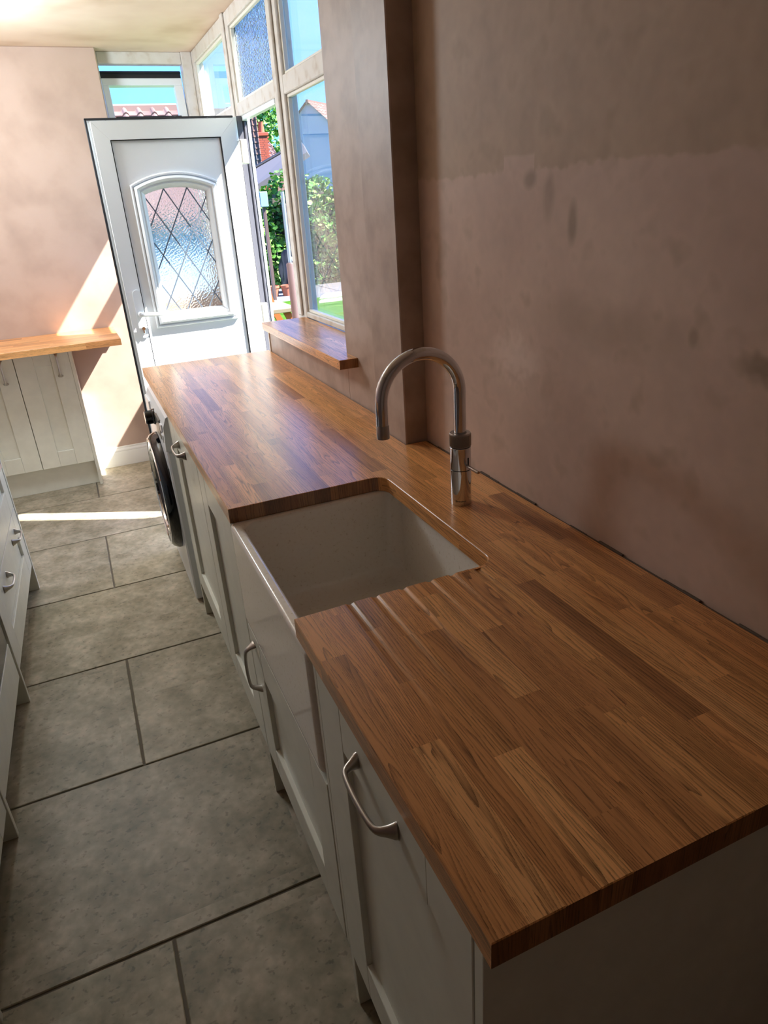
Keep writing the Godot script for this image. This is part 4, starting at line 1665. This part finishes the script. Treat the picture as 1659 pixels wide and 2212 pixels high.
	part("plank", bx(V(-0.35, 0.82, 0.0), V(0.175, 0.855, 0.3), 0.004), M["bench_pale"], be, true)
	for s in [-1.0, 1.0]:
		b = MB.new()
		b.prism(PackedVector2Array([Vector2(0.45, 0.0), Vector2(0.51, 0.0), Vector2(0.125, 0.82), Vector2(0.065, 0.82)]), V(0.0, 0, 0), Vector3.RIGHT, Vector3.UP, Vector3.BACK, 0.24 * s - 0.02, 0.24 * s + 0.02)
		part("leg", b, M["bench_wood"], be, true)
	b = MB.new()
	b.prism(PackedVector2Array([Vector2(0.06, 0.856), Vector2(0.115, 0.856), Vector2(-0.01, 1.36), Vector2(-0.06, 1.36)]), V(0.0, 0, -0.2), Vector3.RIGHT, Vector3.UP, Vector3.BACK, -0.02, 0.02)
	part("upright", b, M["bench_wood"], be, true)
	# washing line pole
	var wp := thing("washing_line_pole", "brown lower half of a washing line pole beside the window post", "pole", V(1.096, gy, -4.15))
	b = MB.new()
	b.lathe([Vector2(0.0, 0.0), Vector2(0.026, 0.0), Vector2(0.026, 1.3), Vector2(0.02, 1.31)], V(0, 0, 0), Vector3.UP, 16)
	part("sleeve", b, M["pole_brown"], wp, true)
	b = MB.new()
	b.lathe([Vector2(0.011, 1.3), Vector2(0.011, 1.72), Vector2(0.0, 1.72)], V(0, 0, 0), Vector3.UP, 12)
	part("upper_pole", b, M["pole_grey"], wp, true)
	# outbuilding with a felt roof
	var sh := thing("outbuilding", "low outbuilding with a grey felt roof rising to the right", "outbuilding", V(6.3, gy, -22.5))
	part("wall", bx(V(-1.4, 0, -1.5), V(1.2, 2.0, 1.0)), M["fence_wood"], sh, true)
	b = MB.new()
	var q0 := V(5.0, 1.93, -21.0)
	var q1 := V(6.9, 2.87, -21.0)
	var q2 := V(7.75, 3.35, -24.0)
	var q3 := V(5.75, 2.48, -24.0)
	var dn := V(0.1, -0.12, 0.0)
	b.quad(q0, q1, q2, q3, Vector3.UP)
	b.quad(q0 + dn, q1 + dn, q2 + dn, q3 + dn, Vector3.DOWN)
	for e in [[q0, q1, Vector3.BACK], [q1, q2, Vector3.RIGHT], [q2, q3, Vector3.FORWARD], [q3, q0, Vector3.LEFT]]:
		b.quad(e[0], e[1], e[1] + dn, e[0] + dn, e[2])
	part("roof", b, M["felt"], sh)
	b = MB.new()
	b.tube([q3 + V(0, 0.03, 0), q2 + V(0, 0.03, 0)], [Vector2(0.07, 0.05)], 8)
	part("ridge", b, M["gasket"], sh)
	# brick chimney house
	var ch := thing("brick_house", "red brick house end with a tall chimney stack beyond the garden", "house", V(8.5, gy, -31.0))
	part("wall", bx(V(-2.6, 0, -4.0), V(0.28, 2.6, -0.3)), M["mortar"], ch, true)
	var st := part("chimney", bx(V(-0.55, 0, -0.3), V(0.0, 4.2, 0.3)), M["mortar"], ch, true)
	var bm := bx(V(0, 0, 0), V(0.21, 0.062, 0.02), 0.003).mesh()
	for j in 44:
		for i in 3:
			var o := MeshInstance3D.new()
			o.name = "brick"
			o.mesh = bm
			o.material_override = M["brick"]
			st.add_child(o, true)
			o.position = V(-0.575 + i * 0.222 - (0.0 if j % 2 == 0 else 0.06), 1.1 + j * 0.072, 0.295)
	part("chimney_cap", bx(V(-0.62, 4.2, -0.36), V(0.06, 4.34, 0.36), 0.02), M["brick"], ch, true)
	for i in 2:
		b = MB.new()
		b.lathe([Vector2(0.0, 0.0), Vector2(0.13, 0.0), Vector2(0.10, 0.36), Vector2(0.12, 0.4), Vector2(0.0, 0.4)], V(-0.42 + 0.3 * i, 4.34, 0), Vector3.UP, 14)
		part("chimney_pot", b, M["terracotta"], ch, true)
	var rf := part("roof", bx(V(0.3, 0, -3.0), V(1.4, 3.3, -2.6)), M["roof_tile"], ch, true)
	roof_tiles_local(rf, V(0.3, 3.3, -2.6), V(1.1, 0, 0), V(0, 0.95, -1.6), 6, 6, [M["roof_tile"], M["roof_tile_b"]])
	# tile hung gable to its left
	var hg := thing("tiled_gable", "steep dark tiled gable left of the brick chimney", "house", V(7.2, gy, -28.0))
	var gb := part("wall", bx(V(-2.4, 0, -2.0), V(0.22, 4.9, -0.05)), M["felt"], hg, true)
	roof_tiles_local(gb, V(-0.9, 3.0, 0.0), V(1.13, 0, 0), V(0, 1.9, -0.04), 7, 10, [M["roof_tile"], M["felt"]])
	tree("tall bright green tree beyond the brick chimney", V(12.9, gy, -46.0), 7.8, 1.75, 4200, 0.2, [Color(0.16, 0.34, 0.08), Color(0.22, 0.42, 0.1), Color(0.1, 0.24, 0.05), Color(0.3, 0.5, 0.15)], 31)
	# rendered gable seen through the side pane
	var gh := thing("rendered_house", "pale grey rendered house gable with a tiled roof seen through the lower pane", "house", V(20.4, gy, -60.0), -45.0)
	b = MB.new()
	b.prism(PackedVector2Array([Vector2(-2.4, 0), Vector2(2.4, 0), Vector2(2.4, 6.8), Vector2(0.0, 8.9), Vector2(-2.4, 6.8)]), V(0, 0, 0), V(1, 0, 0), Vector3.UP, Vector3.BACK, -9.0, 0.0)
	part("wall", b, M["render_wall"], gh, true)
	var rp := part("roof", bx(V(-0.1, 8.75, -9.2), V(0.1, 9.05, 0.2)), M["roof_tile"], gh, true)
	roof_tiles_local(rp, V(2.65, 6.65, 0.25), V(0, 0, -9.5), V(-2.65, 2.3, 0), 18, 9, [M["roof_tile"], M["roof_tile_b"]])
	roof_tiles_local(rp, V(-2.65, 6.65, -9.25), V(0, 0, 9.5), V(2.65, 2.3, 0), 18, 9, [M["roof_tile"], M["roof_tile_b"]])
	# neighbour's roof behind the far window
	var nb := thing("neighbour_house", "neighbouring house with a pale red tiled roof behind the far window", "house", V(0.5, gy, -15.0))
	part("wall", bx(V(-4.0, 0, -4.0), V(2.15, 1.5, 3.2)), M["render_wall"], nb, true)
	var nr := part("roof", bx(V(-4.0, 3.3, -0.06), V(2.2, 3.5, 0.06), 0.03), M["roof_tile_b"], nb, true)
	roof_tiles_local(nr, V(-1.8, 1.45, 3.4), V(4.05, 0, 0), V(0, 1.95, -3.4), 16, 14, [M["roof_tile"], M["roof_tile_b"]])

func roof_tiles_local(root: Node3D, e: Vector3, along: Vector3, up: Vector3, nx: int, ny: int, m: Array) -> void:
	roof_tiles(root, e + root.position, along, up, nx, ny, m)
